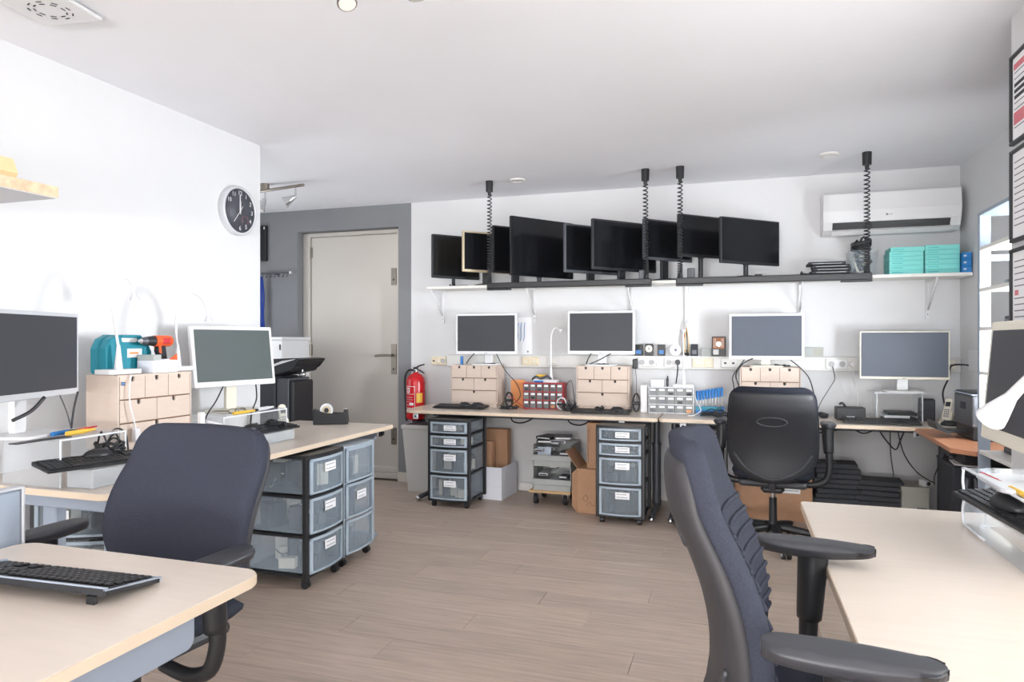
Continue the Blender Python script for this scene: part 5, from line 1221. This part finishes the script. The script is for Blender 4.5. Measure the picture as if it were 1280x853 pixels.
# ================================================================ left wall items
t = thing('board_shelf', 'particle-board shelf end with white underside on the left wall', 'shelf')
mb(OSB).box(-2.935, -2.382, .2, 1.90, 1.829, 1.869).mat(OSBF).box(-2.935, -2.386, .2, 1.896, 1.826, 1.8295).build('board', t)
t = thing('wooden_block', 'pale wooden block with a dark hole on the particle-board shelf', 'block')
mb(M('pale_wood', (240, 208, 160), .6, noise=.05, scale=20)).prism([(-2.75, 1.869), (-2.47, 1.869), (-2.445, 1.90), (-2.47, 1.955), (-2.75, 1.985)], 1.35, 1.80, 'y', bev=.004).mat(INKD).cyl((-2.50, 1.80, 1.925), (-2.50, 1.802, 1.925), .008, seg=10).build('block_body', t)
# teal case
t = thing('tool_case', 'teal plastic tool case standing on the left birch chest', 'tool case', (-2.718, 2.483, 1.151)); t.scale = (1, .77, .96)
poly = [(-.165, .012), (-.155, 0), (.155, 0), (.165, .012), (.165, .105), (.135, .150), (.085, .185), (-.085, .185), (-.135, .165), (-.165, .120)]
b = mb(TEALC); b.prism(poly, -.048, -.002, 'x', bev=.008, seg=2).prism([(a * .995, c * .995) for a, c in poly], .000, .048, 'x', bev=.008, seg=2); b.build('case_shell', t)
mb(WHITEP).prism(rrect(-.060, .050, .150, .176, .012, 4), .0475, .0505, 'x').build('handle_opening', t)
mb(TEALC).box(.045, .056, -.065, .055, .17, .185, .004).build('handle', t)
la = mb(PAPER).box(.0485, .0505, -.02, .085, .075, .118).mat(ORANGEC)
la.box(.0505, .0508, -.005, .06, .092, .102); la.build('paper_label', t)
mb(TEALC).box(.046, .053, -.10, -.08, .01, .15, .003).box(.046, .053, .10, .12, .01, .13, .003).build('ridge', t)
t = thing('small_carton', 'white angled carton on the left birch chest under the drill', 'box', (-2.612, 2.575, 1.151))
mb(BOXW).prism([(-.06, 0), (.085, 0), (.085, .062), (.03, .064), (-.06, .058)], -.05, .05, 'x', bev=.002).mat(TRAYP).box(-.05, .05, -.06, -.015, .058, .085, .002).build('carton_body', t)
mb(ORANGE).poly([(.0505, .03, .06), (.0505, .082, .058), (.0505, .078, .088), (.045, .03, .06), (.045, .082, .058), (.045, .078, .088)], [(0, 1, 2), (5, 4, 3), (0, 3, 4, 1), (1, 4, 5, 2), (2, 5, 3, 0)]).build('label_flap', t)
t = thing('cordless_drill', 'orange and black cordless drill lying on the white carton', 'drill', (-2.625, 2.575, 1.300))
b = mb(ORANGE); b.cyl((0, .0, 0), (0, .085, .0), .026, .028, seg=16).ell((0, .088, 0), (.028, .022, .027)); b.build('drill_body', t)
mb(BLACK).cyl((0, -.045, 0), (0, .0, 0), .020, .025, seg=16).mat(DGREY).cyl((0, -.07, 0), (0, -.045, 0), .014, .020, seg=14).mat(CHROME).cyl((0, -.085, 0), (0, -.07, 0), .006, .012, seg=10).build('chuck', t)
mb(REDP).box(-.0285, .0285, .03, .08, -.014, .014, .005).build('side_panel', t)
mb(BLACK).prism([(.02, -.02), (.062, -.02), (.072, -.085), (.03, -.09), (.012, -.045)], -.014, .014, 'x', bev=.004).mat(ORANGE).prism([(.018, -.02), (.03, -.02), (.034, -.06), (.020, -.055)], -.016, .016, 'x').build('grip', t)
tag(mb(PAPER).box(-2.551, -2.549, 2.325, 2.345, 1.105, 1.12).mat(INKB).box(-2.5485, -2.548, 2.327, 2.343, 1.108, 1.117).build('blue_sticker'), 'small pale blue sticker on the corner drawer of the left chest', 'sticker')
# LM2 stand & items
def stand_y(label, x0, x1, y0, y1, z1, group='clear monitor stands', z0=.741, mid=None):
    """sheet stand whose bent ends are at y0 and y1"""
    t = thing('monitor_stand', label, 'monitor stand', (0, 0, 0), 0, group); q = .007
    mb(CLEAR).box(x0, x1, y0, y1, z1 - q, z1, .001).build('top_sheet', t)
    mb(CLEARE).box(x1, x1 + .002, y0, y1, z1 - q, z1).build('sheet_edge', t)
    for yy in (y0, y1 - q):
        lg = mb(CLEAR).box(x0, x1, yy, yy + q, z0, z1 - q).mat(CLEARE).box(x1, x1 + .002, yy, yy + q, z0, z1 - q).build('side_sheet', t)
    if mid:
        mb(CLEAR).box(x1 - .0, x1 + .15, y0, y1, mid - q, mid, .001).build('front_sheet', t)
        mb(CLEARE).box(x1 + .15, x1 + .152, y0, y1, mid - q, mid).build('front_sheet_edge', t)
        for yy in (y0, y1 - q): mb(CLEAR).box(x1, x1 + .15, yy, yy + q, z0, mid - q).mat(CLEARE).box(x1 + .15, x1 + .152, yy, yy + q, z0, mid - q).build('front_side_sheet', t)
    return t
stand_y('clear acrylic stand below the tilted monitor', -2.80, -2.52, 2.92, 3.45, .905)
stand_y('clear acrylic stand below the silver-framed monitor', -2.74, -2.44, 1.95, 2.25, .925)
keyboard('black keyboard resting on the stand before the tilted monitor', (-2.47, 3.16, .80), 86, 5, group='keyboards on the left wall desk')
keyboard('black keyboard propped on the stand before the silver-framed monitor', (-2.365, 2.08, .815), 72, 5, group='keyboards on the left wall desk')
tag(mb(CLEARS).box(-2.53, -2.40, 2.96, 3.36, .741, .798, .004).build('clear_riser'), 'low clear riser under the keyboard before the tilted monitor', 'riser')
tag(mb(CLEARS).box(-2.43, -2.30, 1.97, 2.17, .741, .812, .004).build('clear_riser'), 'low clear riser under the keyboard before the silver-framed monitor', 'riser')
mouse('black mouse lying on the keyboard before the tilted monitor', (-2.47, 3.08, .822), -10)
coil('cable_bundle', 'black cord coiled on the far end of the keyboard before the tilted monitor', (-2.47, 3.27, .825), .045, 4, seed=41, flat=.35)
mouse('grey-black mouse lying on the keyboard before the silver-framed monitor', (-2.41, 2.09, .838), -20)
coil('cable_bundle', 'black cord knot on the keyboard before the silver-framed monitor', (-2.46, 2.19, .842), .05, 6, seed=42, flat=.5)
coil('cable_bundle', 'black cords heaped on the desk before the left birch chest', (-2.43, 2.36, .742), .06, 6, seed=43, flat=.35)
cable('power_cable', 'black cable arching beside the left birch chest', [(-2.52, 2.22, .84), (-2.53, 2.27, .92), (-2.52, 2.32, .90), (-2.51, 2.33, .80), (-2.49, 2.33, .745)], .004)
cable('monitor_cable', 'thick black cable from the silver-framed monitor to its stand', [(-2.58, 2.00, 1.08), (-2.585, 1.95, 1.03), (-2.59, 1.88, 1.0)], .007)
cable('monitor_cable', 'black cable hanging straight below the silver-framed monitor', [(-2.60, 2.16, 1.09), (-2.61, 2.15, 1.02), (-2.60, 2.13, .94)], .004)
cable('monitor_cable', 'thin grey cable hanging below the silver-framed monitor', [(-2.60, 2.08, 1.08), (-2.60, 2.11, 1.01), (-2.60, 2.13, .94)], .0025, DGREY)
def pen(label, a, b_, r, m, m2=None, cat='pen', name='pen', grp=None):
    a, b_ = Vector(a), Vector(b_); c = a.lerp(b_, .62)
    o = mb(m).cyl(a, c, r, seg=10); o.mat(m2 or m).cyl(c, b_, r * .9, r * .5, seg=10)
    return tag(o.build(name), label, cat, grp)
pen('yellow multi-tool handle on the stand below the silver-framed monitor', (-2.50, 2.03, .935), (-2.52, 2.17, .935), .010, YELLOW, YELLOW, 'tool', 'multi_tool')
pen('blue-handled pliers on the stand below the silver-framed monitor', (-2.54, 2.00, .935), (-2.56, 2.12, .937), .009, BLUEP, BLACK, 'tool', 'pliers')
pen('red test lead on the stand below the silver-framed monitor', (-2.56, 2.09, .933), (-2.59, 2.24, .937), .006, REDP, REDP, 'tool', 'test_lead')
tag(mb(BLACK).box(-2.50, -2.46, 1.80, 2.02, .926, .930, .001).build('steel_ruler'), 'dark flat tool blade pointing off the stand at the left', 'tool')
tag(mb(BLUEP).box(-2.45, -2.43, 2.39, 2.42, .742, .762, .004).build('blue_plug'), 'blue network plug on the desk before the left birch chest', 'plug')
pen('yellow knife on the stand below the tilted monitor', (-2.54, 3.02, .914), (-2.54, 3.19, .914), .009, YELLOW, YELLOW, 'knife', 'utility_knife')
pen('dark tip of the yellow knife beside the white marker', (-2.545, 3.19, .914), (-2.545, 3.225, .914), .008, BLACK, INKD, 'knife cap', 'knife_cap')
pen('white marker on the stand below the tilted monitor', (-2.55, 3.225, .916), (-2.57, 3.39, .916), .010, WHITEP, WHITEP, 'marker', 'marker')
t = thing('spectacles', 'brown-rimmed spectacles on the stand below the tilted monitor', 'glasses', (-2.60, 3.12, .907), 80)
for sx in (-1, 1):
    mb(BRUSH).tube([(sx * .033 + .024 * math.cos(R(a)), 0, .012 + .012 * math.sin(R(a))) for a in range(0, 361, 30)], .003, 6, 1).build('lens_rim', t)
    mb(BLACK).tube([(sx * .058, 0, .014), (sx * .060, .06, .012), (sx * .058, .12, .008)], .0025, 5, 3).build('temple', t)
cable('monitor_cable', 'black cable running from the tilted monitor to the chest side', [(-2.66, 3.08, 1.05), (-2.62, 2.98, .98), (-2.58, 2.88, .93), (-2.56, 2.83, .88), (-2.55, 2.82, .80), (-2.5, 2.82, .745)], .004)
cable('monitor_cable', 'black cable dropping right below the tilted monitor', [(-2.62, 3.30, 1.05), (-2.60, 3.28, .97), (-2.60, 3.24, .90), (-2.56, 3.18, .83)], .004)
cable('lamp_cord', 'white thick cord over the chair top beside the left chest', [(-2.50, 2.78, .90), (-2.44, 2.84, .87), (-2.38, 2.88, .80), (-2.34, 2.90, .745)], .006, WHITEP)
tag(mb(WHITEP).box(-2.52, -2.44, 2.30, 2.32, .741, .748).build('paper_slip'), 'white paper slip on the left desk near the chest', 'paper')
tag(mb(SILVER).box(-2.38, -2.22, 2.16, 2.34, .741, .758, .003).build('flat_case'), 'flat translucent white box on the desk beside the silver-monitor keyboard', 'box')
t = thing('tape_dispenser', 'black tape dispenser with a clear tape roll on the left wall desk', 'tape dispenser', (-2.595, 4.03, .741), 28); t.scale = (1.12, 1.12, 1.2)
mb(BLACK).prism([(-.10, 0), (.10, 0), (.105, .015), (.098, .085), (.080, .085), (.075, .055), (-.02, .060), (-.095, .085), (-.105, .08)], -.034, .034, 'y', bev=.004, seg=2).build('body', t)
mb(CLEARE).cyl((-.025, -.012, .078), (-.025, .012, .078), .038, seg=24).mat(GOLDISH).cyl((-.025, -.013, .078), (-.025, .013, .078), .026, seg=18).mat(INKD).cyl((-.025, -.0135, .078), (-.025, .0135, .078), .014, seg=14).build('tape_roll', t)
mb(CHROME).box(.078, .102, -.035, .035, .084, .088).build('cutter', t)
# ================================================================ right desk items
stand = stand_y('clear acrylic stand below the cream-framed monitor', .715, .98, 1.86, 2.42, .917)
for ch in list(stand.children):
    pass
t = thing('acrylic_tray', 'clear bent acrylic tray in front of the cream-framed monitor', 'tray')
q = .007
mb(CLEAR).box(.655, .715, 2.40, 2.407, .742, .83, .002).box(.655, .715, 1.80, 2.40, .742, .749, .001).build('lower_sheet', t)
mb(CLEAR).box(.653, .715, 1.80, 2.40, .823, .830, .001).build('upper_sheet', t)
b = mb(CLEARE).tube([(.655, 2.22, .845), (.655, 2.38, .845), (.655, 2.405, .86), (.655, 2.41, .88), (.655, 2.405, .905), (.655, 2.39, .917), (.655, 2.2, .917), (.655, 1.86, .917)], .004, 6, 3)
b.tube([(.655, 2.22, .742 + .005), (.655, 2.385, .747), (.655, 2.405, .76), (.655, 2.41, .79), (.655, 2.40, .815), (.655, 2.385, .825)], .004, 6, 3).build('bright_edge', t)
mb(CLEAR).box(.655, .715, 1.86, 2.40, .911, .917, .001).build('top_sheet', t)
keyboard('black keyboard propped before the cream-framed monitor', (.715, 2.17, .832), -90 + 4, 4, w_=.46)
mouse('large black mouse lying on the keyboard before the cream-framed monitor', (.695, 2.16, .852), 6, s=1.25)
tag(mb(CLEARS).box(.73, .88, 1.875, 2.15, .741, .80, .006).build('plastic_box'), 'translucent white plastic box on the right pier desk under the keyboard', 'box')
pen('red pen lying on the stand below the cream-framed monitor', (.66, 2.26, .925), (.67, 2.10, .925), .006, REDP, REDP)
pen('yellow pen lying behind the red one on the right stand', (.665, 2.06, .925), (.67, 1.94, .925), .007, YELLOW, YELLOW)
t = thing('desk_lamp', 'white cone-headed desk lamp reaching in at the right edge', 'lamp')
b = mb(WHITEP)
mouth = Vector((.543, 1.800, 1.126)); back = Vector((.578, 1.725, 1.206)); d = (back - mouth).normalized()
b.cyl(mouth, mouth + d * .02, .031, .027, seg=24).cyl(mouth + d * .02, mouth + d * .075, .027, .013, seg=24).cyl(mouth + d * .075, mouth + d * .14, .013, .010, seg=20)
b.build('lamp_head', t)
mb(LENS).cyl(mouth - d * .001, mouth + d * .004, .028, seg=20).build('lens', t)
mb(WHITEP).tube([tuple(mouth + d * .135), tuple(mouth + d * .20), (.70, 1.56, 1.30), (.86, 1.60, 1.22), (.93, 1.65, 1.05), (.93, 1.65, .76)], .009, 8, 6).build('gooseneck', t)
mb(WHITEP).cyl((.93, 1.65, .741), (.93, 1.65, .765), .07, .065, seg=24).build('base', t)
